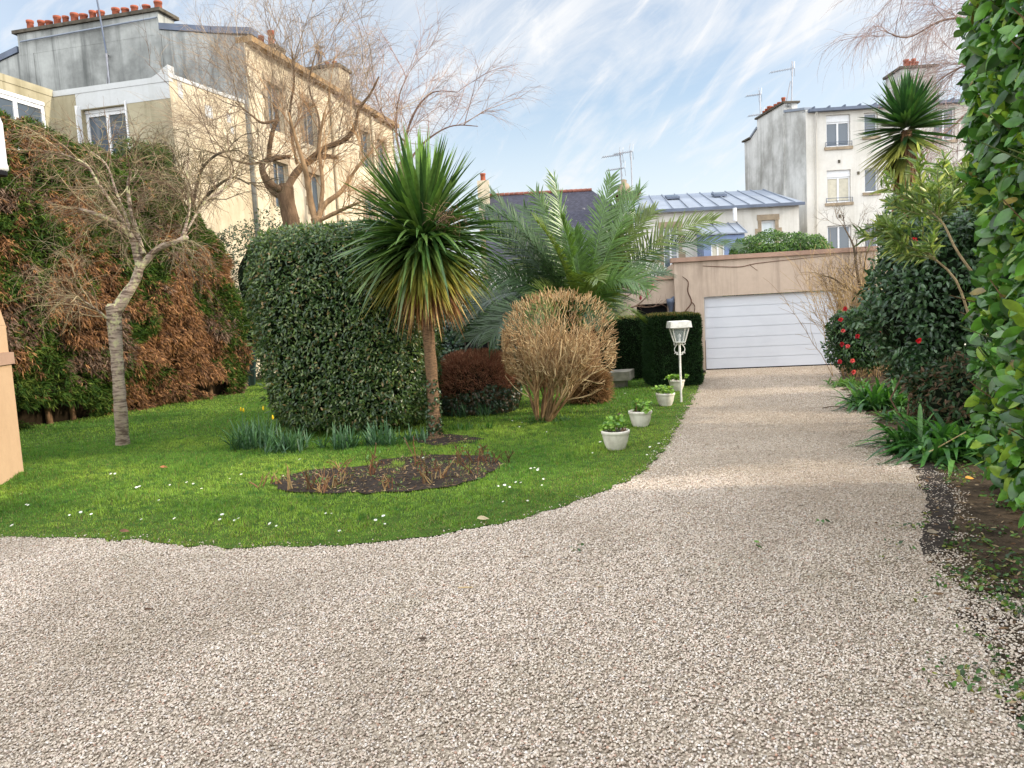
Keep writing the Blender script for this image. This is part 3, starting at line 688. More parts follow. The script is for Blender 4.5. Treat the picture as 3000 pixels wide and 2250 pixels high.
lo.window(lh, lw1, .22, 1, None, 0, False, 'stone', pane='door_pale', fw=.1); lo.window(lh, lw2, .22, 2, None, 0, False, 'stone', bars=2)
w = MB(); w.tube([lo(-3.95, 5.9, .1), lo(-3.95, 0, .1)], .05, 8); w.build('downpipe', M['white_wall'], lh)
bf = Plane(lo(0, 0, 1.2), 90)
ba, bb = -4.75, -2.9
bw1 = (-4.42, -3.82, 3.1, 4.35); bw2 = (-3.5, -3.15, 3.1, 4.05)
# the bay stands to the left on its own wall line
bx = thing('roof_bay', 'blue grey painted bay with small zinc roof and two shuttered windows on the low house', 'dormer', tuple(bf(ba, 0)))
w = MB(); bf.wall(w, ba, bb, 2.4, 4.73, [bw1, bw2], .12)
for a in (ba, bb): w.quad(bf(a, 2.4), bf(a, 2.4, -1.19), bf(a, 5.24, -1.19), bf(a, 4.73))
w.build('cladding', M['blue_paint'], bx)
w = MB(); w.prism([bf(ba - .1, 4.75, .1), bf(bb + .1, 4.75, .1), bf(bb - .05, 5.3, -1.18), bf(ba - .1, 5.3, -1.18)], (0, 0, .06))
for a in (ba - .06, ba + .75, ba + 1.5, bb + .05): w.prism([bf(a - .02, 4.813, .1), bf(a + .02, 4.813, .1), bf(a + .02 - .05, 5.363, -1.18), bf(a - .02 - .05, 5.363, -1.18)], (0, 0, .04))
w.build('roof', M['zinc'], bx)
for h in (bw1, bw2): bf.window(bx, h, .1, 2, None, 0, pane='curtain', fw=.06)
w = MB()
for h in (bw1, bw2): bf.box(w, h[0] - .1, h[1] + .1, h[3] + .01, h[3] + .1, .003, .06)
w.build('window_hood', M['blue_paint'], bx)
w = MB(); w.tube([bf(-3.1, 5.4, -.75), bf(-3.1, 5.98, -.75)], .09, 10); w.build('vent_pipe', M['pvc'], bx)

# --- slate roofed house in the middle distance
S0 = np.array([-0.9, 40.0, 0]); sp_ = Plane((-0.9, 38.0), 90)
sh = thing('slate_house', 'house with dark slate roof and red ridge tiles behind the palm', 'house', (S0[0], S0[1], 0))
w = MB(); w.box((-.8, 36.9, 0), (5.6, 45, 3.98)); w.build('wall', M['white_wall'], sh)
w = MB(); zr = 7.9
w.add([(-.9, 36.6, 4.0), (8.6, 36.6, 4.0), (4.7, 41, zr), (-.9, 41, zr), (-.9, 45.4, 4.0), (8.6, 45.4, 4.0)], [(0, 1, 2, 3), (3, 2, 5, 4), (1, 5, 2), (0, 3, 4)])
rf = w.build('roof', M['slate'], sh)
w = MB(); n = 22
for i in range(n): w.tube([(-.9 + 5.6 * i / n, 41, zr + .02), (-.9 + 5.6 * (i + .96) / n, 41, zr + .02)], [.085, .1], 7)
w.build('ridge_tiles', M['ridge_tile'], rf)
w = MB(); w.box((-1.25, 40.4, 0), (-.65, 41.6, 8.6)); ch = w.build('chimney', M['facade_cream'], sh); chimney_pots(ch, [(-.95, 41, 8.6)], r=.14, h=.4, seed=15)
st = thing('brick_chimney', 'brown stone chimney with round clay pot between the slate roof and the zinc roof', 'chimney', (6.1, 39.0, 0))
w = MB(); w.box((5.75, 38.7, 0), (6.75, 39.6, 7.25)); w.box((5.65, 38.6, 7.253), (6.85, 39.7, 7.4)); w.box((5.7, 38.65, 6.6), (6.8, 39.65, 6.68)); w.build('stack', plain('brown_stone', lin(130, 112, 96), 0.9, 0.1, var=.5, scale=5, bump=.4), st)
w = MB(); w.lathe((6.1, 39.1, 7.4), [(.32, 0), (.34, .2), (.24, .42), (.12, .5), (.15, .62), (.04, .68)], 14); w.build('pot', M['stone'], st)

# --- aerials
def aerial(label, base, top, booms, cat='aerial', dark=False):
    base, top = np.asarray(base, float), np.asarray(top, float)
    o = thing('tv_aerial', label, 'aerial', tuple(base), 'television aerials on the roofs')
    mt = M['zinc_dark'] if dark else M['steel']
    w = MB(); w.tube([base, top], .03, 6); w.build('mast', mt, o)
    for t, ln, ang, back in booms:
        c = base + (top - base) * t; dv = np.array([cos(ang), 0.25, sin(ang)]); dv = unit(dv)
        w = MB(); a = c + dv * back; b = c - dv * ln; w.tube([a, b], .016, 4)
        for i in range(9):
            q = b + (a - b) * (i / 9.0); pv = np.array([.25, -.95, .15]) * .16; w.tube([q - pv, q + pv], .009, 3)
            w.tube([q, q + np.array([0, 0, .07])], .008, 3)
        if back > .05:
            for s_ in (1, -1):
                w.tube([a, a + np.array([.05, .1, .38 * s_])], .012, 3); w.tube([a + np.array([-.16, .1, .05 * s_]), a + np.array([-.1, .1, .4 * s_])], .01, 3)
        w.build('antenna', mt, o)
aerial('tall aerial with long comb antenna on the white block chimney', (15.2, 41, 11.2), at(2322, 180, 41), [(.87, 1.3, .19, .12)])
aerial('aerial with two short combs at the far left end of the white block', at(2228, 350, 44) - [0, 0, .6], at(2226, 265, 44), [(.9, .85, .13, .1), (.4, .75, .13, .25)])
aerial('slim bare pole beside the tall comb aerial', (14.9, 41, 11.6), at(2316, 238, 41), [])
aerial('aerial with two combs standing on the brown stone chimney', (6.0, 39.1, 7.4), at(1817, 445, 39.1), [(.93, .95, .13, .12), (.6, .75, .13, .2)])
aerial('tallest of the aerials between slate and zinc roofs with twin masts', at(1853, 590, 39), at(1848, 440, 39), [(.97, .9, .14, .1)])
aerial('dark pole rising from the grey gable past the chimney pots', gab(5.35, 11.9, .3), gab(5.65, 15.2, .3), [], dark=True)
aerial('thin aerial above the cream side of the old block', fac(6.6, 12.2, -1.2), fac(6.7, 15.0, -1.2), [(.93, .5, -.2, .5)])
aerial('faint aerial behind the willow twigs on the right hand chimney', wf(5.3, 12.4, -.6), wf(5.3, 14.1, -.6), [(.95, 1.0, .1, .05)])

# --- garage
gp_ = Plane(GAR0, GAR_H)
gr = thing('garage', 'pink rendered garage with wide white sectional door at the end of the drive', 'garage', (GAR0[0], GAR0[1], 0))
dh = (0.0, 3.5, 0.0, 1.98)
w = MB(); gp_.wall(w, -.76, 4.35, 0, 2.93, [(dh[0], dh[1], -.001, dh[3])], .16)
w.quad(gp_(-.76, 0), gp_(-.76, 0, -5), gp_(-.76, 2.93, -5), gp_(-.76, 2.93)); w.quad(gp_(4.35, 0), gp_(4.35, 0, -5), gp_(4.35, 2.93, -5), gp_(4.35, 2.93)); w.quad(gp_(-.76, 2.93), gp_(4.35, 2.93), gp_(4.35, 2.93, -5), gp_(-.76, 2.93, -5))
w.build('wall', M['pink'], gr)
w = MB(); gp_.box(w, -.84, 4.42, 2.934, 3.05, -.3, .07); w.build('coping', M['pink_cap'], gr)
w = MB(); n = 7; hh = 1.94 / n
for i in range(n): gp_.box(w, .03, 3.47, .03 + i * hh, 0.03 + (i + 1) * hh - .011, -.15, -.108)
gp_.box(w, .03, 3.47, .03, 1.965, -.158, -.128)
dr = w.build('garage_door', M['door_white'], gr)
w = MB(); gp_.box(w, .02, 3.48, .0, .028, -.15, -.108); w.build('rubber_seal', M['dark'], dr)
w = MB(); oh = (-1.78, -.94, 1.55, 1.86); gp_.p = gp_.p - gp_.n * .25
gp_.wall(w, -4.2, -.763, 0, 2.5, [oh], .25); w.build('side_wing', M['pink'], gr)
w = MB(); gp_.box(w, oh[0], oh[1], oh[2], oh[3], -.26, -.255); w.build('opening', M['dark'], gr)
w = MB(); gp_.box(w, -4.2, -.765, 2.504, 2.6, -.3, .06); w.build('wing_coping', M['pink_cap'], gr)
w = MB(); w.tube([gp_(-.86, .0, .1), gp_(-.86, 1.65, .1)], .045, 8); pp = w.build('drainpipe', M['stone'], gr)
w = MB(); w.lathe(gp_(-.86, 1.62, .1), [(.05, 0), (.1, .22), (.12, .25), (.12, .36), (.1, .36)], 8); w.tube([gp_(-.86, 1.9, .1), gp_(-.78, 1.98, .05), gp_(-.7, 2.0, -.02)], .06, 6); w.build('drain_hopper', M['zinc_dark'], pp)
gp_.p = gp_.p + gp_.n * .25
# climbing stem on the corner
vn = thing('climbing_vine', 'bare brown climbing stem on the pink wall beside the garage door', 'vine', tuple(gp_(-.45, 1.5, .03)))
w = MB(); w.tube([gp_(-.62, 1.4, .05), gp_(-.5, 1.62, .06), gp_(-.33, 1.85, .05), gp_(-.42, 2.15, .05), gp_(-.4, 2.4, .04), gp_(-.55, 2.55, .04)], [.02, .018, .018, .016, .014, .008], 5, lin(96, 70, 56), 4)
w.tube([gp_(-.33, 1.85, .05), gp_(-.25, 1.75, .05), gp_(-.28, 1.5, .05)], [.014, .012, .008], 5, lin(96, 70, 56), 3); w.build('stem', M['twig'], vn)
w = MB(); w.tube([gp_(.0, 2.8, .012), gp_(.9, 2.72, .012), gp_(1.35, 2.78, .012), gp_(2.2, 2.83, .012), gp_(3.4, 2.88, .012)], [.006, .01, .009, .007, .003], 4, lin(120, 92, 76), 5)
w.tube([gp_(1.2, 2.77, .012), gp_(1.32, 2.66, .012), gp_(1.4, 2.6, .012)], .006, 4, lin(120, 92, 76), 3); w.build('runner', M['twig'], vn)

# --- corner of the house at the left edge
q0 = gnd(70, 1385); q1 = gnd(0, 1425); hd = unit((q1 - q0) * [1, 1, 0]); hn = unit(np.array([hd[1], -hd[0], 0])); hn = hn if hn[0] > 0 else -hn
hw = thing('house', 'corner of a peach rendered house wall with a projecting ledge at the left edge', 'house', (q0[0], q0[1], 0))
def hp(a, o, z): return q0 * [1, 1, 0] + hd * a + hn * o + UPZ * z
bk = np.array([-1.0, 0.12, 0]); bk = unit(bk)
def slab(mb, e, z0, z1, sl=0.0):
    p = [hp(-e, e, 0), hp(3, e, 0), hp(3, -2.5, 0), hp(-e, 0, 0) + bk * 2.5]
    v = np.array([x * [1, 1, 0] + UPZ * z0 for x in p] + [x * [1, 1, 0] + UPZ * z1 for x in p]); mb.add(v, [(0, 1, 2, 3), (4, 5, 6, 7), (0, 1, 5, 4), (1, 2, 6, 5), (2, 3, 7, 6), (3, 0, 4, 7)])
w = MB(); slab(w, 0, 0, 1.52); slab(w, -.012, 1.685, 2.05)
v = [hp(.012, -.012, 2.053), hp(3, -.012, 2.053), hp(3, -.012, 2.6), hp(.32, -.012, 2.5)]; w.prism(v, bk * 2.0); w.build('wall', M['peach'], hw)
w = MB(); slab(w, .035, 1.523, 1.682); w.build('ledge', M['pink_cap'], hw)
lp = at(-8, 420, 9.4)
w = MB(); w.lathe(lp + [-.06, 0, -.36], [(.02, 0.05), (.1, .02), (.14, .06), (.14, .1), (.13, .13), (.13, .6), (.1, .7), (.02, .72)], 18); lt = w.build('wall_light', M['pvc'], hw)
w = MB(); w.lathe(lp + [-.06, 0, -.375], [(.12, 0), (.125, .05), (.1, .06)], 18); w.build('light_rim', M['dark'], lt)
w = MB(); w.tube([lp + [-.06, 0, .3], lp + [-.3, 0, .45], lp + [-.9, .1, .45]], .03, 6); w.build('light_bracket', M['pvc'], lt)
w = MB(); w.obox(lp + [-.95, -.3, -3], (-.4, .05, 0), (0, 1.2, 0), (0, 0, 5)); w.build('upper_wall', M['peach'], hw)

# ------------------------------------------------------------------ plants: growing and leafing
def grow(P, D, L, R, K, wob, grav, r, r_end=0.35):
    P, D = np.array(P, float), unit(np.array(D, float)); N = len(P)
    L = np.broadcast_to(L, (N,)); R = np.broadcast_to(R, (N,))
    pts, ds = [P.copy()], [D.copy()]
    for i in range(K - 1):
        D = unit(D + r.normal(0, wob, (N, 3)) + np.array([0, 0, grav]) * np.ones((N, 1)))
        P = P + D * (L / (K - 1))[:, None]; pts.append(P.copy()); ds.append(D.copy())
    rad = R[:, None] * np.linspace(1, r_end, K)[None]
    return np.stack(pts, 1), np.stack(ds, 1), rad
def spawn(paths, dirs, rad, m, t0, t1, ang, r, up=0.0):
    N, K, _ = paths.shape; n = N * m; b = np.repeat(np.arange(N), m)
    t = r.uniform(t0, t1, n) * (K - 1); i = np.minimum(t.astype(int), K - 2); f = (t - i)[:, None]
    p = paths[b, i] * (1 - f) + paths[b, i + 1] * f; d = dirs[b, i]
    q = unit(np.cross(d, r.normal(0, 1, (n, 3)))); a = np.abs(r.normal(ang, ang * 0.3, n))[:, None]
    d2 = unit(d * np.cos(a) + q * np.sin(a) + np.array([0, 0, up]))
    return p, d2, rad[b, i], t / (K - 1)
def resample(pts, rads, K):
    pts, rads = smooth_path(pts, np.asarray(rads, float), 6)
    s_ = np.concatenate([[0], np.cumsum(np.linalg.norm(np.diff(pts, axis=0), axis=1))]); u = np.linspace(0, s_[-1], K)
    return np.stack([np.interp(u, s_, pts[:, i]) for i in range(3)], 1), np.interp(u, s_, rads)
def superbox(n, c, h, e, yaw, r, taper=None, cut=None):
    h = np.asarray(h, float); ar = np.array([h[1] * h[2], h[1] * h[2], h[0] * h[2], h[0] * h[2], h[0] * h[1], h[0] * h[1]])
    if cut is not None: ar = ar * np.asarray(cut)
    f = r.choice(6, n, p=ar / ar.sum()); q = r.uniform(-1, 1, (n, 3)); ax = f // 2; q[np.arange(n), ax] = np.where(f % 2, 1.0, -1.0)
    return _sb(q, c, h, e, yaw, taper)
def _sb(q, c, h, e, yaw, taper):
    q = q / (np.sum(np.abs(q) ** e, 1) ** (1.0 / e))[:, None]
    nn = unit(np.sign(q) * np.abs(q) ** (e - 1) / h); p = q * h
    if taper is not None: p = taper(p, h)
    ca, sa = cos(yaw), sin(yaw); Rm = np.array([[ca, -sa, 0], [sa, ca, 0], [0, 0, 1]])
    return p @ Rm.T + c, nn @ Rm.T
def superhull(mb, c, h, e, yaw, scale, taper=None, col=(1, 1, 1), n=14, rough=0.0, seed=1):
    u = np.linspace(-1, 1, n); G = np.array(np.meshgrid(u, u, indexing='ij')).reshape(2, -1).T; idx = np.arange(n * n).reshape(n, n)
    q4 = np.stack([idx[:-1, :-1], idx[1:, :-1], idx[1:, 1:], idx[:-1, 1:]], -1).reshape(-1, 4)
    for ax in range(3):
        for sg in (-1, 1):
            q = np.zeros((n * n, 3)); q[:, ax] = sg; q[:, (ax + 1) % 3] = G[:, 0]; q[:, (ax + 2) % 3] = G[:, 1]
            p, nn = _sb(q, np.asarray(c), np.asarray(h) * scale if scale > 0 else np.maximum(np.asarray(h) + scale, .05), e, yaw, taper)
            if rough: p = p + nn * ((vnoise(p, 3.0, seed) - .5) * rough)[:, None]
            mb.add(p, q4, col, True)
def leaves_on(mb, P, Nn, r, L, W, c0, c1=None, out=0.5, droop=0.1, depth=0.1, rows=4, prof=(0.25, 1, 0.8, 0.05), fold=0.35, flat=0.6, g=0.15):
    n = len(P); tang = unit(np.cross(Nn, r.normal(0, 1, (n, 3))))
    D = unit(tang + Nn * (out + r.normal(0, .25, n))[:, None] + np.array([0, 0, -droop]))
    S = unit(np.cross(D, Nn * flat + r.normal(0, 1 - flat * .7, (n, 3)) * .6))
    P = P - Nn * (r.random(n) ** 1.5 * depth)[:, None]
    mb.blades(P, D, S, L, W, g, c0, c1, rows, prof, fold)
def tint(cols, n, r, v=0.22, w=None):
    cols = np.array(cols); k = r.choice(len(cols), n, p=w); return cols[k] * r.uniform(1 - v, 1 + v, (n, 1))

# ---- big clipped block of evergreen leaves
def block_hedge():
    r = rng_(31); c = np.array([-2.68, 13.3, 1.69]); h = np.array([1.40, 1.3, 1.73]); yaw = radians(-8)
    tp = lambda p, h: p * np.column_stack([1 - .16 * np.clip(-p[:, 2] / h[2], 0, 1) ** 1.3, 1 - .1 * np.clip(-p[:, 2] / h[2], 0, 1), np.ones(len(p))])
    o = thing('clipped_hedge', 'tall rounded block of dark evergreen leaves clipped like a cube in the lawn', 'hedge', (c[0], c[1], 0))
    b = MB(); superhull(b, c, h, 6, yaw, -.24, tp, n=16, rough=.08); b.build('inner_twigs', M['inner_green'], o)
    P, N = superbox(36000, c, h, 6, yaw, r, tp, (.8, 1, 1.2, .25, .1, 1)); P = P + N * ((vnoise(P, 1.6, 4) - .5) * .14 + (vnoise(P, 5, 5) - .5) * .08)[:, None]
    gap = vnoise(P, 3.2, 9) < .87; P, N = P[gap], N[gap]; n = len(P)
    cc = tint([lin(54, 78, 44), lin(70, 94, 48), lin(96, 116, 60), lin(124, 134, 90), lin(132, 112, 70)], n, r, .25, [.36, .3, .2, .09, .05])
    b = MB(); leaves_on(b, P, N, r, r.uniform(.05, .085, n), r.uniform(.024, .036, n), cc, out=.55, droop=.15, depth=.14); b.build('foliage', M['gloss_leaf'], o)
    # new shoots and stray sprigs
    P, N = superbox(1400, c, h, 6, yaw, r, tp, (.8, 1, 1, .25, .1, 2.4)); n = len(P); b = MB()
    D = unit(N + r.normal(0, .35, (n, 3))); b.blades(P, D, r.normal(0, 1, (n, 3)), r.uniform(.08, .15, n), .03, .1, tint([lin(96, 116, 62), lin(70, 92, 50)], n, r), None, 4, (.2, 1, .8, .05), .3); b.build('stray_shoots', M['gloss_leaf'], o)
    b = MB(); ts = [np.array([c[0] + x, c[1] - .3 + y, 0]) for x, y in ((-.7, 0), (-.3, -.2), (.1, .1), (.5, -.1), (.8, .2))]
    for t in ts: b.tube([t, t + [r.normal(0, .1), 0, .4], t + [r.normal(0, .3), 0, 1.2]], [.05, .04, .03], 6, lin(84, 70, 54))
    b.build('stem', M['twig'], o)
block_hedge()

# ---- tall half-brown conifer hedge on the left
def conifer_hedge():
    r = rng_(41)
    prof_s = np.array([-7, -4, -2, 0, 1.6, 3.2, 4.3, 5.0, 5.7, 6.1, 6.4]); prof_h = np.array([6.4, 6.4, 6.35, 6.3, 6.2, 6.15, 5.95, 5.5, 4.6, 3.7, 2.6])
    base = gnd(80, 1262) * [1, 1, 0]; end = gnd(690, 1158) * [1, 1, 0]; dv = unit(end - base); nv = np.array([dv[1], -dv[0], 0])   # nv faces the lawn
    o = thing('conifer_hedge', 'huge domed conifer hedge with large patches of rust brown dead foliage', 'hedge', tuple(base))
    TH = 2.2
    def surf(s, v):   # v 0..1 from the lawn-side foot over the top to the back
        hh = np.interp(s, prof_s, prof_h); th = TH * np.clip((6.45 - s) / 1.8, .02, 1) ** .5
        a = np.clip(v / .7, 0, 1); zz = 1 - (1 - a) ** 1.35; b_ = np.clip((v - .62) / .38, 0, 1)
        off = .10 * np.sin(a * pi) - .05 * (1 - a) - th * .3 * zz ** 5 - th * .55 * b_; zz = zz - .05 * b_ ** 2
        return base + dv * s[:, None] + nv * off[:, None] + UPZ * (zz * hh)[:, None]
    def sample(n):
        s = r.uniform(-3.5, 6.43, n); v = np.clip(r.beta(.95, 1.15, n), .0, .92); e = 1e-3
        p = surf(s, v); a = surf(s + e, v) - p; b = surf(s, np.minimum(v + e, 1)) - p; N = unit(np.cross(a, b)); N = N * np.where(np.sum(N * (p - (base + dv * s[:, None] - nv * TH * .5 + UPZ * 2.5)), 1) < 0, -1, 1)[:, None]
        p = p + N * ((vnoise(p, .8, 3) - .5) * .5 + (vnoise(p, 2.4, 4) - .5) * .42 + (vnoise(p, 6, 7) - .5) * .2)[:, None]
        return p, N, s
    n = 95000; P, N, s = sample(n)
    dens = vnoise(P, 2.6, 12); keep = ~((P[:, 2] < .45) & (vnoise(P, 1.3, 13) > .62)) & ((dens > .2) | (r.random(n) < .35)); P, N, s = P[keep], N[keep], s[keep]; n = len(P)
    b = vnoise(P, .75, 21) * .6 + vnoise(P, 2.2, 22) * .4 + .13 * np.clip((s - 0) / 4, -1, 1) + r.normal(0, .05, n)
    b = b + np.where((s > 4.2) & (P[:, 2] < 2.2), .09, 0); b = b * .8 + .2 * vnoise(P * [1, 1, .5], 5.5, 28) + r.normal(0, .03, n); b += np.where(P[:, 2] < 1.1, -.1, 0) + np.where(P[:, 2] > 4.9, -.06, 0) - np.where(s > 4.6, .2 * np.clip((P[:, 2] - 1.8) / 1.2, 0, 1), 0)
    green = b < .515; grey = vnoise(P, 1.1, 25) > .6
    cg = tint([lin(66, 92, 34), lin(48, 72, 30), lin(92, 108, 44)], n, r, .25); cb = tint([lin(152, 110, 76), lin(128, 94, 68), lin(172, 128, 86), lin(104, 78, 60)], n, r, .25); cy = tint([lin(134, 112, 94), lin(108, 86, 72)], n, r, .2)
    c = np.where(green[:, None], cg, np.where((grey & (r.random(n) < .8))[:, None], cy, cb))
    D = unit(N * .75 + r.normal(0, .5, (n, 3)) + np.array([0, 0, .02]) - UPZ * np.where(green, 0, .45)[:, None])
    b = MB(); L = r.uniform(.08, .19, n)
    for k in (-1, 0, 1):   # flat fans of scale leaves
        S = unit(np.cross(D, r.normal(0, 1, (n, 3)))); Dk = unit(D + S * .38 * k); sel = np.ones(n, bool) if k == 0 else r.random(n) < .8
        b.blades((P - N * (r.random(n) ** 1.4 * .2)[:, None])[sel], Dk[sel], S[sel], L[sel] * (1 if k == 0 else .75), .02, .25, (c * .8)[sel], (c * 1.15)[sel], 3, [.5, 1, .1])
    b.build('foliage', M['needle'], o)
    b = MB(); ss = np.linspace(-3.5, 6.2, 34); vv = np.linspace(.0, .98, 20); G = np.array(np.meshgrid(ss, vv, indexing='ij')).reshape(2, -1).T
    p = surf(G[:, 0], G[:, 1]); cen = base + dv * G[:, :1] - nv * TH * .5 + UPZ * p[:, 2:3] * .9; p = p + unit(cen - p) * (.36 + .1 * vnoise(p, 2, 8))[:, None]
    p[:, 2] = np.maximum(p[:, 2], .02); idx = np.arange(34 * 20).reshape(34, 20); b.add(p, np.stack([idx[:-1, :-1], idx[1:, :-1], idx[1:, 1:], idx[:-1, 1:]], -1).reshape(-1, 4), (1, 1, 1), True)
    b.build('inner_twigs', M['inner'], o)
    b = MB()
    for q in np.linspace(-1, 6, 13):
        p0 = base + dv * q - nv * r.uniform(.35, .6); b.tube([p0, p0 + [r.normal(0, .08), 0, .5], p0 + [r.normal(0, .15), 0, 1.3]], [.07, .055, .04], 7, lin(120, 94, 70))
    b.build('stem', M['twig'], o)
conifer_hedge()

def round_bush(name, label, cat, c, h, n, L, W, cols, mat='leaf', e=2.4, depth=.25, w=None, rough=.35, ns=1.8, base=None, hull=.8, seed=1, out=.7, droop=0, prof=(.25, 1, .8, .05), group=None, hullmat='inner_green', cut=None, fold=.35):
    r = rng_(seed); c = np.asarray(c, float); h = np.asarray(h, float)
    o = thing(name, label, cat, (c[0], c[1], 0) if base is None else tuple(base), group)
    P, N = superbox(n, c, h, e, 0, r, None, cut); P = P + N * ((vnoise(P, ns, seed) - .5) * rough + (vnoise(P, ns * 3.1, seed + 1) - .5) * rough * .5)[:, None]
    P[:, 2] = np.maximum(P[:, 2], .03)
    b = MB(); leaves_on(b, P, N, r, L * r.uniform(.7, 1.2, n), W * r.uniform(.8, 1.15, n), tint(cols, n, r, .22, w), out=out, droop=droop, depth=depth, prof=prof, fold=fold); b.build('foliage', M[mat], o)
    if hull:
        b = MB(); superhull(b, c, h, e, 0, min(hull, .8 if rough < .45 else .68), n=10, rough=.25, seed=seed)
        for v in b.v: v[:, 2] = np.maximum(v[:, 2], .01)
        b.build('inner_twigs', M[hullmat], o)
    return o, r
# dark evergreens behind, left of the clipped block
round_bush('evergreen_shrub', 'dark loose evergreen shrub in the gap between the brown conifer hedge and the clipped block', 'shrub', (-7.7, 25.6, 2.6), (1.5, 1.2, 2.75), 9000, .11, .04, [lin(40, 58, 40), lin(56, 76, 48), lin(70, 88, 60)], 'gloss_leaf', 3, .4, rough=.9, seed=51)
round_bush('conifer', 'small rounded dark green conifer top above the brown hedge under the white window', 'conifer', (-8.75, 19.4, 5.35), (.72, .7, 1.2), 9000, .12, .022, [lin(48, 66, 30), lin(66, 84, 36), lin(84, 84, 44)], 'needle', 2.3, .2, rough=.4, ns=3, seed=52, prof=(.5, 1, .6, .1), hullmat='inner', base=(-8.75, 19.4, 3.4))

# ---- ivy covered fence closing the garden
fn = thing('garden_fence', 'dark boarded fence overgrown with ivy behind the bare shrubs', 'fence', (0, 21.4, 0)); r = rng_(55)
b = MB()
for i in range(52): b.box((-5.4 + i * .16, 21.4, 0), (-5.4 + i * .16 + .15, 21.43, 2.0 + .04 * r.random()))
b.build('boards', plain('dark_boards', lin(40, 40, 42), .9, .1, var=.4, scale=4), fn)
n = 22000; P = np.column_stack([r.uniform(-5.6, 3, n), r.uniform(21.0, 21.4, n), r.uniform(0, 2.45, n)]); keep = vnoise(P * [1, 0, 1], 1.1, 3) > .2; P = P[keep]; n = len(P)
b = MB(); leaves_on(b, P, np.tile([0, -1.0, .1], (n, 1)), r, .1 * r.uniform(.6, 1.2, n), .07, tint([lin(34, 54, 48), lin(42, 66, 48), lin(60, 84, 62)], n, r), depth=.1, out=.4); b.build('ivy', M['gloss_leaf'], fn)

# ---- cordyline
def cordyline():
    r = rng_(61); p0 = gnd(1275, 1285) * [1, 1, 0]; o = thing('cordyline', 'cordyline with one bare trunk and big round head of sword leaves yellowing below', 'palm', tuple(p0))
    b = MB(); z = np.linspace(0, 2.85, 26); b.tube(np.column_stack([p0[0] + .01 * np.sin(z * 2.2), np.full(26, p0[1]), z]), np.interp(z, [0, .12, .5, 2.0, 2.85], [.16, .105, .092, .088, .11]) * (1 + .05 * np.sin(z * 40)), 12); b.build('trunk', bark('palm_bark', lin(136, 108, 82), lin(84, 66, 52), 16, (1, 1, 3.5), .8), o)
    n = 1020; el = np.concatenate([r.uniform(62, 88, 60), r.uniform(8, 66, 300), r.uniform(-38, 12, 380), r.uniform(-66, -30, 280)]); az = r.uniform(0, 2 * pi, n); e = np.radians(el)
    D = np.column_stack([np.cos(az) * np.cos(e), np.sin(az) * np.cos(e), np.sin(e)]); P = p0 + np.column_stack([np.cos(az) * .09, np.sin(az) * .09, 2.98 + .3 * el / 90 + r.normal(0, .05, n)])
    L = np.interp(el, [-80, -30, 0, 40, 90], [.8, .95, 1.32, 1.4, 1.4]) * r.uniform(.78, 1.1, n); g = np.interp(el, [-80, -30, 10, 50, 90], [.1, .24, .36, .14, .02]) * r.uniform(.1, 1.6, n) * np.where(r.random(n) < .12, 2.2, 1)
    S = np.column_stack([-np.sin(az), np.cos(az), r.normal(0, .35, n)]); W = r.uniform(.048, .074, n)
    c0 = tint([lin(46, 74, 36), lin(62, 90, 42), lin(86, 112, 56)], n, r, .2); yl = np.clip((-8 - el) / 38, 0, 1)[:, None] * r.uniform(.3, 1, (n, 1))
    c1 = c0 * 1.1 * (1 - yl) + lin(204, 176, 78) * yl; young = (el > 66)[:, None]; c0 = np.where(young, lin(98, 132, 58), c0); c1 = np.where(young, lin(118, 150, 72), c1)
    b = MB(); b.blades(P, D, S, L, W, g, c0, c1, 8, [.7, .9, 1, 1, .95, .75, .45, .04], .3, tip=.35); b.build('crown', M['gloss_leaf'], o)
    n = 520; az = r.uniform(0, 2 * pi, n); e = np.radians(r.uniform(-86, -56, n)); D = np.column_stack([np.cos(az) * np.cos(e), np.sin(az) * np.cos(e), np.sin(e)]); P = p0 + np.column_stack([np.cos(az) * .13, np.sin(az) * .13, r.uniform(2.55, 2.9, n)])
    cb = tint([lin(136, 92, 58), lin(166, 120, 74), lin(108, 70, 48), lin(190, 156, 104)], n, r, .2); b = MB(); b.blades(P, D, r.normal(0, 1, (n, 3)), r.uniform(.5, 1.08, n), r.uniform(.015, .04, n), .1, cb, cb * .9, 6, [.7, 1, 1, .8, .5, .05], .2); b.build('dead_leaf_skirt', M['dull_leaf'], o)
    b = MB(); q = at(1310, 635, 11.15); N = 70; pts = q + r.normal(0, 1, (N, 3)) * [.12, .08, .06]; pa, _, ra = grow(pts, r.normal(0, 1, (N, 3)) + [0, 0, -.2], r.uniform(.15, .4, N), .005, 6, .5, -.08, r); b.tubes(pa, ra, 3, lin(140, 116, 92)); b.build('dry_flower_stalk', M['twig'], o)
    n = 420; az = r.uniform(0, 2 * pi, n); zz = r.random(n) ** 1.4 * .95 + .03; P = p0 + np.column_stack([np.cos(az) * .115, np.sin(az) * .115, zz]); N = np.column_stack([np.cos(az), np.sin(az), np.zeros(n)]); sel = vnoise(P, 4, 3) > .42
    b = MB(); leaves_on(b, P[sel], N[sel], r, .05, .04, tint([lin(46, 66, 40), lin(66, 86, 52)], sel.sum(), r), depth=.02); b.build('ivy', M['gloss_leaf'], o)
cordyline()

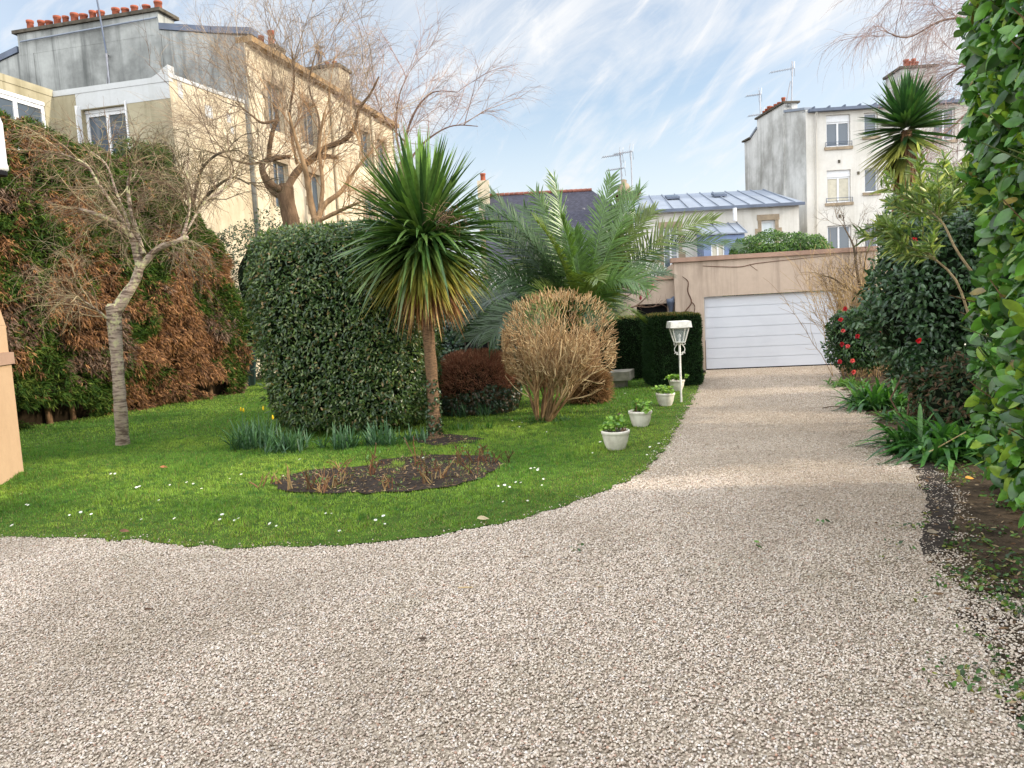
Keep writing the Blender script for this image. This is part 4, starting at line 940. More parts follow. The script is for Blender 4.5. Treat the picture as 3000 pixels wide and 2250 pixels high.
# ---- feather palm
def feather_palm():
    r = rng_(71); c = np.array([1.45, 15.3, 1.38]); o = thing('feather_palm', 'broad feather palm with arching fronds rising behind the bare tan shrub', 'palm', (c[0], c[1], 0))
    b = MB(); b.lathe([c[0], c[1], 0], [(.28, 0), (.3, .3), (.34, .8), (.34, 1.2), (.15, 1.5)], 14); b.build('trunk', bark('palm_boots', lin(120, 92, 66), lin(76, 58, 42), 8, (1, 1, 1.5), 1.0), o)
    spec = [(-3, 66, 3.75, .125), (10, 64, 3.45, .09), (24, 70, 3.0, .07), (184, 64, 3.0, .165), (176, 60, 3.3, .04), (168, 66, 3.3, .05), (186, 50, 3.0, .06), (198, 58, 2.8, .12), (150, 62, 3.1, .06),
            (172, 82, 3.0, .018), (12, 80, 3.0, .035), (30, 76, 2.9, .03), (150, 78, 2.85, .03), (250, 78, 2.3, .1), (300, 76, 2.1, .17), (282, 74, 2.1, .16), (235, 60, 2.4, .15), (215, 50, 2.5, .13), (262, 58, 2.1, .14),
            (45, 50, 3.0, .08), (120, 54, 3.0, .08), (90, 60, 3.0, .06), (135, 38, 2.8, .07), (60, 38, 2.6, .08), (270, 86, 1.9, .02), (180, 34, 2.3, .07), (160, 48, 3.0, .07), (200, 72, 3.0, .08), (350, 76, 2.9, .06), (182, 70, 3.1, .045), (225, 72, 2.6, .09), (140, 70, 3.0, .05), (8, 72, 2.7, .08), (205, 40, 2.4, .1)]
    for i, (az, el, L, g) in enumerate(spec):
        a, e = radians(az + r.normal(0, 4)), radians(el); d = np.array([cos(a) * cos(e), sin(a) * cos(e), sin(e)])
        K = 16; pa, ds, ra = grow([c + d * [.15, .15, .1]], [d], L, .024, K, .015, -g, r, .12); pa, ds = pa[0], ds[0]
        b = MB(); cf = lin(58, 82, 44) if r.random() < .65 else lin(98, 114, 50)
        if el > 75: cf = lin(84, 112, 56)
        b.tubes(pa, ra[0], 5, cf * 1.4)
        m = 74; t = np.linspace(.1, .99, m); ii = t * (K - 1); i0 = np.minimum(ii.astype(int), K - 2); f = (ii - i0)[:, None]; p = pa[i0] * (1 - f) + pa[i0 + 1] * f; dd = ds[i0]
        side = unit(np.cross(dd, np.where(np.abs(dd[:, 2:3]) > .92, np.array([-sin(a), cos(a), 0]) * 0 + np.array([cos(a), sin(a), 0]), np.array([0, 0, 1.0])))); upv = np.cross(side, dd); ph = r.uniform(.55, 1.15) * (1 if cos(a) < 0 else -1) * (1 if abs(cos(a)) > .4 else .3); side, upv = side * cos(ph) + upv * sin(ph), upv * cos(ph) - side * sin(ph)
        for sg in (-1, 1):
            lean = np.interp(t, [0, .5, 1], [1.1, 1.0, .45]) + r.normal(0, .07, m); D = unit(dd * np.cos(lean)[:, None] + side * sg * np.sin(lean)[:, None] + upv * .18 + r.normal(0, .05, (m, 3)))
            ln = np.interp(t, [0, .12, .4, .75, 1], [.24, .46, .62, .54, .28]) * r.uniform(.85, 1.1, m)
            b.blades(p, D, dd, ln, .03, r.uniform(.04, .3, m), cf * r.uniform(.75, 1.15, (m, 1)), cf * 1.15, 5, [.5, 1, .9, .6, .05], .3)
        b.build('frond', M['gloss_leaf'], o)
feather_palm()

# ---- yucca above the right-hand border
def yucca():
    r = rng_(81); o = thing('yucca', 'spiky yucca head on a leaning fibrous trunk against the white block', 'yucca', (6.6, 13.0, 0)); tip = at(2655, 365, 13.0)
    b = MB(); b.tube([(6.75, 13, 0), (6.72, 13, 2), (6.62, 13, 3.2), tip - [0, 0, .55], tip - [0, 0, .1]], [.14, .13, .14, .12, .08], 10, (1, 1, 1), 4); b.build('trunk', bark('yucca_bark', lin(150, 116, 86), lin(96, 72, 56), 14, (1, 1, .25), 1), o)
    n = 330; el = np.concatenate([r.uniform(20, 88, 150), r.uniform(-30, 25, 130), r.uniform(-62, -25, 50)]); az = r.uniform(0, 2 * pi, n); az[280:] = r.normal(pi, .6, 50); e = np.radians(el); D = np.column_stack([np.cos(az) * np.cos(e), np.sin(az) * np.cos(e), np.sin(e)])
    P = tip + D * .06 + np.column_stack([np.zeros(n), np.zeros(n), np.interp(el, [-60, 0, 90], [-.4, -.08, .1])]); S = np.column_stack([-np.sin(az), np.cos(az), r.normal(0, .3, n)])
    c = tint([lin(42, 74, 40), lin(56, 92, 48), lin(80, 112, 60)], n, r, .2); c1 = np.where((el < -20)[:, None], lin(150, 146, 70), c)
    b = MB(); b.blades(P, D, S, r.uniform(.58, .82, n), r.uniform(.06, .085, n), np.where(el < 30, .12, .03), c, c1, 6, [.6, .9, 1, .85, .5, .03], .35); b.build('crown', M['gloss_leaf'], o)
    n = 90; az = r.uniform(0, 2 * pi, n); P = tip + np.column_stack([np.cos(az) * .1, np.sin(az) * .1, r.uniform(-.7, -.3, n)]); D = unit(np.column_stack([np.cos(az) * .18, np.sin(az) * .18, -np.ones(n)])); cb = tint([lin(166, 130, 94), lin(120, 90, 66)], n, r)
    b = MB(); b.blades(P, D, r.normal(0, 1, (n, 3)), r.uniform(.4, .8, n), .03, 0, cb, None, 4, [.8, 1, .7, .1]); b.build('dead_leaf_skirt', M['dull_leaf'], o)
yucca()

# ---- clipped bare shrubs
def tan_shrub():
    r = rng_(91); p0 = gnd(1590, 1238) * [1, 1, 0]; o = thing('bare_shrub', 'large bare tan shrub clipped to a dome on a fan of many stems', 'shrub', tuple(p0))
    cen = p0 + [.33, .1, 1.26]; hh = np.array([.93, .85, .9]); nrm_ = lambda q: np.sum(np.abs(q) ** 2.7, -1)
    n0 = 30; th = r.uniform(0, 2 * pi, n0); le = r.uniform(.1, .5, n0); D = np.column_stack([np.cos(th) * le * 1.35 + .16, np.sin(th) * le, np.ones(n0)]); P = p0 + np.column_stack([np.cos(th) * .1 + .02, np.sin(th) * .08, np.zeros(n0)])
    pa, ds, ra = grow(P, D, r.uniform(.8, 1.25, n0), .024, 8, .09, .0, r, .5); stems = (pa, ra)
    b = MB(); b.tubes(pa, ra, 6, tint([lin(150, 120, 84), lin(122, 98, 70)], n0, r)); b.build('stem', M['twig'], o)
    b = MB(); lev = (pa, ds, ra); cols = [lin(180, 148, 106), lin(198, 168, 124), lin(154, 120, 86), lin(214, 188, 146)]
    for m, L, R, t0, ang, gv in ((8, .7, .012, .25, .55, .03), (4, .42, .007, .2, .6, .02), (3, .22, .0052, .25, .65, .03)):
        p, d, _, _ = spawn(*lev, m, t0, 1.0, ang, r, .1); d = unit(d + unit(p - p0 - [.15, 0, .1]) * .6); q = (p - cen) / hh
        keep = (nrm_(q) < 1.02) & (p[:, 2] > .3); p, d = p[keep], d[keep]
        pa, ds, ra = grow(p, d, L * r.uniform(.5, 1.25, len(p)), R, 6, .2, gv, r, .6)
        q = (pa - cen) / hh; rr = nrm_(q) ** (1 / 2.7); f = np.where(rr > 1.0, 1.0 / rr, 1.0)[..., None]; pa = cen + (pa - cen) * (1 - (1 - f) * .9)
        b.tubes(pa, ra, 3, tint(cols, len(pa), r, .2)); lev = (pa, ds, ra)
    # stubby clipped shoots bristling over the dome
    n = 2300; u = unit(r.normal(0, 1, (n, 3))); u = u[u[:, 2] > -.45]; n = len(u); P = cen + u / (nrm_(u) ** (1 / 2.7))[:, None] * hh * r.uniform(.84, .98, (n, 1)); pa, _, ra = grow(P, u + r.normal(0, .35, (n, 3)) + [0, 0, .45], r.uniform(.05, .14, n), .006, 3, .1, 0, r, .7)
    b.tubes(pa, ra, 3, tint(cols, n, r, .25)); b.build('twigs', M['twig'], o)
    for dx, dy, s_ in ((-.12, -.12, 1), (.32, -.1, .7)):
        n = int(70 * s_); az = r.uniform(0, 2 * pi, n); e = r.uniform(.5, 1.3, n); P = p0 + np.column_stack([dx + r.normal(0, .1, n), dy + r.normal(0, .05, n), np.zeros(n)])
        D = np.column_stack([np.cos(az) * np.cos(e), np.sin(az) * np.cos(e), np.sin(e)]); q = MB(); q.blades(P, D, np.column_stack([-np.sin(az), np.cos(az), az * 0]), r.uniform(.2, .36, n), .016, .5, tint([lin(56, 92, 44), lin(76, 112, 52)], n, r), None, 5, [.8, 1, .9, .6, .05], .3)
        t = q.build('strap_leaf_tuft', M['leaf'], None, p0 + [dx, dy, 0]); tag(t, ('larger' if s_ == 1 else 'smaller') + ' green strap leaf tuft at the foot of the tan shrub', 'plant')
tan_shrub()
def red_shrub():
    r = rng_(95); c = np.array([-.68, 14.6, .5]); o = thing('clipped_shrub', 'low rounded red brown clipped shrub with dark ivy skirt behind the cordyline', 'shrub', (c[0], c[1], 0)); h = np.array([.8, .75, .66])
    b = MB(); superhull(b, c, h, 2.6, 0, .86, n=10, rough=.06)
    for v in b.v: v[:, 2] = np.maximum(v[:, 2], .01)
    b.build('inner_twigs', M['inner'], o)
    P, N = superbox(14000, c, h, 2.6, 0, r, None, (1, 1, 1, .2, 0, 1)); k = P[:, 2] > .35 + .12 * r.normal(0, 1, len(P)); n = k.sum(); pa, _, ra = grow(P[k] - N[k] * .06, N[k] + r.normal(0, .5, (n, 3)) + [0, 0, .3], r.uniform(.07, .15, n), .004, 3, .15, 0, r, .6)
    b = MB(); b.tubes(pa, ra, 3, tint([lin(176, 118, 92), lin(150, 98, 76), lin(198, 146, 112), lin(126, 92, 74)], n, r, .25)); b.build('twigs', M['twig'], o)
    k = P[:, 2] < .28 + .5 * vnoise(P, 3, 7); P, N = P[k], N[k]; P[:, 2] = np.maximum(P[:, 2], .03); n = len(P); b = MB(); leaves_on(b, P + N * .04, N, r, .07 * r.uniform(.7, 1.2, n), .045, tint([lin(44, 62, 44), lin(62, 82, 56), lin(84, 70, 48)], n, r), depth=.1); b.build('ivy', M['gloss_leaf'], o)
red_shrub()
o, r = round_bush('bare_bush', 'low tan twiggy bush half hidden behind the right side of the large bare shrub', 'shrub', (1.5, 15.0, .28), (.42, .4, .36), 700, .05, .03, [lin(52, 72, 44), lin(74, 90, 56)], 'dull_leaf', 2.2, .2, hull=.75, hullmat='inner', seed=96)
b = MB(); P, N = superbox(4200, np.array([1.5, 15.0, .3]), np.array([.42, .4, .4]), 2.2, 0, r, None, (1, 1, 1, .2, 0, 1)); n = len(P); P[:, 2] = np.maximum(P[:, 2], .02); pa, _, ra = grow(P - N * .1, N + r.normal(0, .5, (n, 3)) + [0, 0, .3], r.uniform(.1, .24, n), .0045, 4, .2, 0, r, .6); b.tubes(pa, ra, 3, tint([lin(160, 122, 82), lin(190, 152, 106), lin(128, 94, 64)], n, r)); b.build('twigs', M['twig'], o)

# ---- yew blocks
def yew(name, label, lo, hi, n, seed, yaw=0):
    r = rng_(seed); lo, hi = np.array(lo, float), np.array(hi, float); c, h = (lo + hi) / 2, (hi - lo) / 2; o = thing(name, label, 'hedge', (c[0], c[1], 0))
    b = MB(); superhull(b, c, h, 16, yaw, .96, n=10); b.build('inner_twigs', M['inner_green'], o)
    P, N = superbox(n, c, h, 16, yaw, r, None, (1, .6, 1.2, .2, 0, 1.6)); P[:, 2] = np.maximum(P[:, 2], .03); P = P + N * ((vnoise(P, 5, 3) - .5) * .05)[:, None]; n = len(P); top = N[:, 2] > .7
    cc = np.where((top & (r.random(n) < .6))[:, None], tint([lin(132, 112, 66), lin(98, 96, 52)], n, r), tint([lin(30, 52, 30), lin(40, 66, 36), lin(52, 78, 42)], n, r)); b = MB(); D = unit(N * .8 + r.normal(0, .6, (n, 3)))  # clipped tops browner, their sunlit look put into the colour
    b.blades(P - N * .03, D, r.normal(0, 1, (n, 3)), r.uniform(.04, .075, n), .012, 0, cc, None, 3, [.8, 1, .3]); b.build('foliage', M['needle'], o)
yew('yew_hedge', 'square clipped dark yew block beside the left edge of the garage door', (3.14, 17.0, 0), (4.27, 18.3, 1.62), 34000, 101)
yew('yew_hedge', 'darker lower yew hedge in the shade behind the stone bench', (1.3, 18.9, 0), (3.35, 19.7, 1.58), 24000, 102)

# ---- bare trees
def bare_tree(name, label, base, limbs, levels, cols, seed, limb_col, cut=None, trunk_sides=12, barkm=None):
    r = rng_(seed); o = thing(name, label, 'tree', tuple(base)); bm_ = barkm or bark(name + '_bark', limb_col, limb_col * .5, 7, (1, 1, .35), .9)
    b = MB(); q = []
    for i, (pts, rads, _) in enumerate(limbs):
        pp, rr = resample(pts, rads, 24); rr = rr * (1 + .12 * (vnoise(pp, 7, seed) - .5) * 2)
        b.tubes(pp, rr, trunk_sides)
        e = pp[-1]; d = unit(pp[-1] - pp[-2]); b.lathe(e, [(rr[-1], 0), (rr[-1] * .7, rr[-1] * .4), (.001, rr[-1] * .5)], trunk_sides, axis=d)
        if i == 0: b.build('trunk', bm_, o); b = MB()
        if limbs[i][2]: q.append((pp, rr))
    if len(limbs) > 1: b.build('limbs', bm_, o)
    pa = np.stack([x[0] for x in q]); ra = np.stack([x[1] for x in q]); ds = unit(np.gradient(pa, axis=1)); lev = (pa, ds, ra); b = MB()
    for li, (m, L, R, t0, ang, gv, wob, up) in enumerate(levels):
        p, d, pr, t = spawn(*lev, m, t0, 1.0, ang, r, up); n = len(p); Ls = L * r.uniform(.45, 1.25, n)
        pa, ds, ra = grow(p, d, Ls, np.minimum(R * r.uniform(.7, 1.3, n), np.maximum(pr, .003)), 8 if li < 2 else 7, wob, gv, r, .4)
        if cut is not None:
            k = cut(pa); pa, ds, ra = pa[k], ds[k], ra[k]
        b.tubes(pa, ra, 4 if li == 0 else 3, tint(cols, len(pa), r, .2)); lev = (pa, ds, ra)
    b.build('twigs', M['twig'], o); return o
Yw = 23.0
wl_ = lambda *pp: [at(x, y, Yw + dy) for x, y, dy in pp]
wb0 = gnd(870, 1150); wbase = np.array([at(868, 900, Yw)[0], Yw, 0])
wil = [([wbase, at(858, 700, Yw), at(850, 640, Yw), at(838, 580, Yw), at(836, 548, Yw)], [.36, .27, .25, .24, .22], False),
       (wl_((836, 560, 0), (800, 545, -.3), (772, 510, -.4), (770, 478, -.3), (800, 465, -.1), (850, 458, .1)), [0.122, 0.101, 0.094, 0.086, 0.072, 0.050], True),
       (wl_((835, 575, 0), (800, 560, .2), (775, 520, .3), (768, 490, .2)), [.13, .11, .1, .08], False),
       (wl_((788, 472, -.2), (790, 430, -.2), (800, 380, -.3), (812, 345, -.3), (800, 300, -.2)), [0.072, 0.072, 0.065, 0.050, 0.036], True),
       (wl_((840, 555, 0), (865, 510, .2), (900, 475, .4), (940, 458, .5), (990, 462, .6)), [0.130, 0.108, 0.101, 0.079, 0.050], True),
       (wl_((905, 470, .4), (950, 435, .3), (1010, 410, .2), (1040, 370, .1), (1052, 320, 0), (1085, 275, -.2), (1110, 225, -.3)), [0.086, 0.079, 0.072, 0.058, 0.043, 0.032, 0.022], True),
       (wl_((870, 480, .2), (855, 400, .3), (850, 320, .3), (862, 240, .2), (855, 150, 0)), [0.043, 0.040, 0.036, 0.029, 0.018], True),
       (wl_((815, 350, -.3), (770, 360, -.6), (740, 340, -.8), (690, 300, -1)), [0.043, 0.036, 0.025, 0.018], True),
       (wl_((800, 465, -.1), (740, 480, -.6), (690, 470, -1.0), (600, 440, -1.4)), [0.043, 0.036, 0.029, 0.018], True),
       (wl_((930, 445, .3), (935, 350, .4), (905, 250, .4), (930, 140, .2)), [0.036, 0.032, 0.025, 0.014], True)]
bare_tree('willow_tree', 'pollarded bare willow with thick crooked limbs and orange twigs against the cream facade', wbase, wil,
          [(9, 2.8, .013, .25, .85, .04, .1, .3), (10, 1.5, .0065, .12, .6, .0, .12, .12), (6, .8, .0044, .1, .55, -.04, .14, .0)], [lin(168, 148, 124), lin(148, 130, 112), lin(184, 164, 138), lin(132, 116, 104)], 111, lin(116, 94, 74))
Yw = 21.5
b2 = np.array([at(932, 900, Yw)[0], Yw, 0])
bare_tree('willow_tree', 'smaller bare tree with thin upright stems just right of the pollarded willow', b2,
          [([b2, at(934, 700, Yw), at(925, 640, Yw)], [.2, .16, .15], False), (wl_((925, 650, 0), (910, 590, 0), (895, 500, -.2), (870, 420, -.4), (845, 330, -.6)), [.1, .085, .07, .05, .03], True),
           (wl_((930, 645, 0), (950, 600, .1), (1000, 560, .3), (1040, 500, .4), (1090, 440, .5)), [.09, .075, .06, .045, .025], True), (wl_((935, 640, 0), (945, 540, .2), (935, 430, .3), (950, 330, .2)), [.07, .055, .045, .025], True), (wl_((930, 650, 0), (990, 620, -.2), (1060, 590, -.4)), [.06, .05, .03], True)],
          [(9, 1.5, .011, .25, .7, .04, .1, .25), (7, .9, .0055, .15, .6, 0, .12, .1), (4, .5, .004, .1, .6, -.03, .14, 0)], [lin(172, 136, 100), lin(150, 118, 90), lin(188, 150, 108)], 112, lin(150, 122, 92))
Yw = 31.0
b3 = np.array([at(1180, 800, Yw)[0], Yw, 0])
bare_tree('willow_tree', 'distant bare willow with fine purple grey drooping twigs against the sky behind the cordyline', b3,
          [([b3, at(1180, 560, Yw), at(1180, 480, Yw)], [.3, .22, .18], False), (wl_((1180, 500, 0), (1190, 400, 0), (1220, 320, 0), (1270, 270, 0), (1340, 270, 0)), [0.065, 0.050, 0.040, 0.025, 0.015], True), (wl_((1180, 500, 0), (1240, 420, 0), (1320, 370, 0), (1400, 370, 0)), [0.050, 0.040, 0.025, 0.015], True),
           (wl_((1180, 490, 0), (1160, 380, 0), (1170, 280, 0), (1200, 210, 0)), [0.050, 0.040, 0.025, 0.015], True), (wl_((1190, 420, 0), (1130, 350, 0), (1100, 280, 0)), [0.035, 0.025, 0.015], True)],
          [(9, 2.2, .015, .2, .7, .0, .1, .3), (7, 1.5, .008, .2, .6, -.06, .1, .05), (4, 1.0, .005, .1, .5, -.12, .1, 0)], [lin(176, 150, 142), lin(160, 138, 132), lin(192, 166, 150)], 113, lin(120, 96, 84))
Yw = 17.0
b4 = np.array([at(2960, 900, Yw)[0], Yw, 0])
bare_tree('weeping_tree', 'weeping bare tree with fine grey twigs hanging above the tall leafy hedge', b4,
          [([b4, at(2960, 500, Yw), at(2950, 300, Yw), at(2930, 60, Yw)], [.28, .22, .18, .12], False), (wl_((2945, 350, 0), (2860, 320, -.2), (2780, 380, -.3), (2700, 450, -.4)), [.035, .03, .02, .01], True), (wl_((2940, 120, 0), (2850, 60, -.2), (2760, 60, -.4), (2660, 110, -.5), (2590, 90, -.6)), [.035, .028, .022, .014, .008], True),
           (wl_((2935, 80, 0), (2840, -20, 0), (2740, -60, -.2), (2650, -40, -.3)), [.035, .03, .02, .01], True), (wl_((2945, 260, 0), (2860, 190, .2), (2790, 210, .3), (2720, 260, .2)), [.03, .025, .018, .01], True), (wl_((2950, 420, 0), (2860, 430, .1), (2790, 520, .2), (2740, 590, .2)), [.03, .025, .018, .01], True)],
          [(14, 1.0, .008, .2, .6, -.05, .1, .0), (9, .85, .0042, .1, .5, -.13, .1, -.05), (4, .55, .003, .1, .5, -.16, .1, 0)], [lin(166, 144, 140), lin(146, 124, 120), lin(184, 160, 148)], 114, lin(130, 106, 92))
# cherry with lichen
Yw = 12.5
c0_ = gnd(360, 1305) * [1, 1, 0]
k = Mat('cherry_bark'); n1 = k.ramp(k.noise(5, 5, .6, (1, 1, 6)), .42, .62); c = k.mix(n1, lin(168, 152, 136), lin(104, 88, 78)); lich = k.ramp(k.noise(9, 5, .65, (1, 1, 1), 0, (2, 5, 1)), .5, .62)
sz = k.n.new('ShaderNodeSeparateXYZ'); k.l.new(k.geo.outputs['Position'], sz.inputs[0]); c = k.mix(k.mul(lich, k.ramp(sz.outputs[2], .9, 2.4, .25, 1)), c, lin(186, 184, 140)); k.bump(k.noise(22, 5, .6, (1, 1, 3)), .8, .02); M['cherry_bark'] = k.done(c, .9, .15)
ch_l = [([c0_, at(352, 1180, Yw), at(343, 1050, Yw), at(336, 960, Yw), at(334, 900, Yw)], [.108, .1, .098, .112, .13], False),
        (wl_((340, 910, 0), (372, 860, .05), (395, 825, .1), (408, 780, .1), (398, 730, .1)), [0.104, 0.084, 0.072, 0.072, 0.060], False),
        (wl_((402, 760, .1), (388, 700, 0), (345, 655, -.2), (290, 630, -.3), (232, 612, -.4)), [0.060, 0.052, 0.040, 0.032, 0.018], True),
        (wl_((408, 790, .1), (440, 750, .1), (470, 725, 0), (510, 712, -.1), (548, 695, -.1)), [0.064, 0.052, 0.048, 0.044, 0.040], True),
        (wl_((420, 745, .1), (400, 680, .1), (382, 610, 0), (375, 540, 0), (385, 505, -.1)), [0.048, 0.040, 0.032, 0.026, 0.012], True),
        (wl_((530, 703, -.1), (545, 660, -.1), (556, 600, 0), (548, 520, .1), (552, 460, .1)), [0.028, 0.022, 0.018, 0.012, 0.008], True),
        (wl_((386, 690, 0), (330, 600, -.2), (290, 540, -.3), (250, 480, -.3), (180, 450, -.4)), [0.036, 0.028, 0.021, 0.016, 0.010], True),
        (wl_((398, 720, .1), (370, 640, .2), (340, 560, .3), (310, 480, .3), (260, 440, .3)), [0.032, 0.024, 0.020, 0.014, 0.008], True),
        (wl_((540, 690, -.1), (600, 590, .2), (650, 560, .4), (690, 500, .5)), [0.016, 0.018, 0.016, 0.008], True),
        (wl_((335, 960, 0), (300, 920, -.2), (240, 880, -.4), (190, 870, -.5)), [0.032, 0.016, 0.011, 0.006], True)]
bare_tree('cherry_tree', 'pruned cherry tree with banded grey trunk and lichen crusted limbs before the brown hedge', c0_, ch_l,
          [(12, .9, .009, .15, .8, -.06, .14, .22), (6, .55, .0052, .12, .65, -.11, .16, .04), (4, .34, .0036, .1, .65, -.1, .18, .0)], [lin(150, 142, 112), lin(126, 106, 86), lin(168, 150, 118), lin(112, 92, 78)], 115, lin(150, 130, 110), barkm=M['cherry_bark'], trunk_sides=14)
Yw = 21.0
b6 = np.array([at(640, 850, Yw)[0], Yw + 1.2, 0])
bare_tree('bare_tree', 'tangled dark twiggy tree top leaning over the end of the brown conifer hedge', b6,
          [([b6, at(600, 700, Yw + 1), at(560, 600, Yw + .6)], [.12, .1, .08], False), (wl_((570, 610, .5), (540, 540, .2), (500, 480, 0), (480, 430, 0)), [.06, .05, .03, .02], True), (wl_((575, 620, .5), (620, 560, .2), (680, 520, 0), (730, 540, 0)), [.06, .05, .03, .02], True), (wl_((565, 600, .5), (590, 500, .2), (640, 450, 0), (700, 440, 0)), [.05, .04, .03, .02], True)],
          [(11, 1.1, .013, .2, .8, .0, .2, .1), (7, .6, .007, .1, .8, -.02, .22, .0), (4, .35, .005, .1, .8, -.02, .2, 0)], [lin(104, 92, 72), lin(84, 72, 58), lin(126, 114, 88)], 116, lin(100, 88, 72))

# ---- right-hand border
def near_hedge():
    r = rng_(121); hd_ = head(20); xr = np.array([cos(radians(20)), -sin(radians(20)), 0]); mid = np.array([2.86, 3.36, 0]); h = np.array([.75, 4.3, 3.6]); c = mid + xr * h[0] + UPZ * 3.62; yaw = radians(-20)  # runs on unseen past the viewer, lengthened to shade the foreground gravel
    tp = lambda p, h: np.column_stack([p[:, 0] + .07 * np.clip(-p[:, 2] / h[2], 0, 1) - .08 * np.clip(p[:, 2] / h[2], -.3, 1), p[:, 1] * 1.0, p[:, 2]])
    o = thing('laurel_hedge', 'tall glossy large leaved hedge filling the right edge beside the drive', 'hedge', (c[0], c[1], 0))
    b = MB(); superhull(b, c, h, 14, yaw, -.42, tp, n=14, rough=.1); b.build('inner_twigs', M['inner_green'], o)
    P, N = superbox(42000, c, h, 14, yaw, r, tp, (1, .12, .6, .9, .1, .6)); kk = (P[:, 1] > 2.6) | (r.random(len(P)) < .15); P, N = P[kk], N[kk]; P = P + N * ((vnoise(P, 1.5, 3) - .5) * .18 + (vnoise(P, 4, 4) - .5) * .1)[:, None]; P[:, 2] = np.maximum(P[:, 2], .06); gp_k = vnoise(P, 2.6, 17) < .74; P, N = P[gp_k], N[gp_k]; n = len(P)
    cc = tint([lin(72, 114, 46), lin(92, 138, 50), lin(52, 86, 42), lin(138, 166, 62), lin(112, 136, 98), lin(132, 116, 62)], n, r, .28, [.32, .28, .2, .12, .07, .01]); big_ = r.uniform(.06, .19, n)
    tg = unit(np.cross(N, r.normal(0, 1, (n, 3)))); D = unit(tg * .85 + N * r.uniform(.0, 1.1, (n, 1)) + UPZ * .05); S = unit(np.cross(D, N * .5 + np.array([0, -.4, .4]) + r.normal(0, .65, (n, 3))))
    b = MB(); b.blades(P - N * (r.random(n) ** 1.4 * .34)[:, None], D, S, big_, big_ * r.uniform(.42, .56, n), r.uniform(.0, .25, n), cc, cc * 1.05, 6, (.15, .7, 1, 1, .7, .08), .22); b.build('foliage', M['gloss_leaf'], o)
    n = 160; P, N = superbox(n, c, h * .96, 9, yaw, r, tp, (1, .1, .5, .5, .1, .3)); pa, _, ra = grow(P - N * .2, N * .6 + r.normal(0, .3, (n, 3)) + [0, 0, .7], r.uniform(.3, .7, n), .008, 5, .1, 0, r, .5); b = MB(); b.tubes(pa, ra, 4, tint([lin(120, 96, 70), lin(96, 108, 62)], n, r)); b.build('stems', M['twig'], o)
near_hedge()
def oleander():
    r = rng_(131); base = np.array([6.7, 11.4, 0]); o = thing('oleander', 'loose oleander bush with long narrow pale green leaves in front of the white block', 'shrub', tuple(base))
    n0 = 64; D = np.column_stack([r.normal(-.06, .17, n0), r.normal(-.05, .2, n0), np.ones(n0)]); pa, ds, ra = grow(base + np.column_stack([r.normal(0, .2, n0), r.uniform(-2.7, .3, n0), np.zeros(n0)]), D, r.uniform(2.4, 3.6, n0), .016, 9, .07, 0, r, .5); b = MB(); b.tubes(pa, ra, 5, tint([lin(140, 122, 92), lin(110, 98, 72)], n0, r))  # extra stems added behind the hedge to shade the drive
    q = np.array([at(2840, 930, 7.6), at(2800, 820, 7.7), at(2740, 760, 7.8), at(2660, 690, 8.0)]); q2 = np.array([at(2850, 800, 7.4), at(2800, 730, 7.5), at(2760, 650, 7.6), at(2700, 600, 7.8)]); ex = [resample(x, [.012, .011, .009, .006], 9) for x in (q, q2)]
    b.tubes(np.stack([e[0] for e in ex]), np.stack([e[1] for e in ex]), 6, lin(150, 134, 104))
    pa = np.concatenate([pa, np.stack([e[0] for e in ex])]); ra = np.concatenate([ra, np.stack([e[1] for e in ex])]); ds = unit(np.gradient(pa, axis=1))
    p, d, _, _ = spawn(pa, ds, ra, 15, .62, 1.0, .75, r, .2); n = len(p); pb, db, rb = grow(p, d, r.uniform(.25, .6, n), .007, 6, .08, .02, r, .5); b.tubes(pb, rb, 4, lin(120, 122, 76)); b.build('stems', M['twig'], o)
    p, d, _, _ = spawn(pb, db, rb, 34, .2, 1.0, .85, r, .1); n = len(p); cc = tint([lin(112, 134, 70), lin(138, 154, 90), lin(88, 114, 62), lin(178, 182, 112)], n, r, .18, [.35, .3, .25, .1]); b = MB(); b.blades(p, d, r.normal(0, 1, (n, 3)), r.uniform(.11, .2, n), r.uniform(.018, .028, n), .15, cc, None, 5, [.3, .9, 1, .7, .03], .3); b.build('foliage', M['leaf'], o)
oleander()
def flowers_on(o, pts, r, rad=.045, cols=((200, 40, 52),)):
    for p in pts:
        b = MB(); m = 11; az = np.linspace(0, 4 * pi, m) + r.random(); e = np.linspace(.2, 1.2, m); nn = unit(np.array([-.3, -1, .25]) + r.normal(0, .25, 3)); t1 = unit(np.cross(nn, [0, 0, 1.0])); t2 = np.cross(nn, t1)
        D = (t1 * np.cos(az)[:, None] + t2 * np.sin(az)[:, None]) * np.cos(e)[:, None] + nn * np.sin(e)[:, None]; S = -t1 * np.sin(az)[:, None] + t2 * np.cos(az)[:, None]
        c = lin(*cols[r.integers(len(cols))]); b.blades(np.tile(p, (m, 1)), D, S, rad * r.uniform(.9, 1.2, m), rad * .95, 0, c * r.uniform(.8, 1.1, (m, 1)), c * 1.1, 4, [.5, 1, 1, .5]); b.build('flower', M['petal'], o)
cam_c = at(2715, 880, 9.9)
o, r = round_bush('camellia', 'tall dark glossy camellia with a few red flowers behind the strap leaf clumps', 'shrub', cam_c, (.62, .75, 1.2), 13000, .085, .04, [lin(42, 66, 42), lin(56, 84, 52), lin(76, 106, 66), lin(110, 132, 104)], 'gloss_leaf', 2.6, .4, [.3, .35, .25, .1], rough=.6, seed=141, hull=.66, base=(cam_c[0], cam_c[1], 0))
flowers_on(o, [at(2648, 722, 9.3), at(2678, 705, 9.3), at(2690, 997, 9.15)], r, .036)
b = MB()
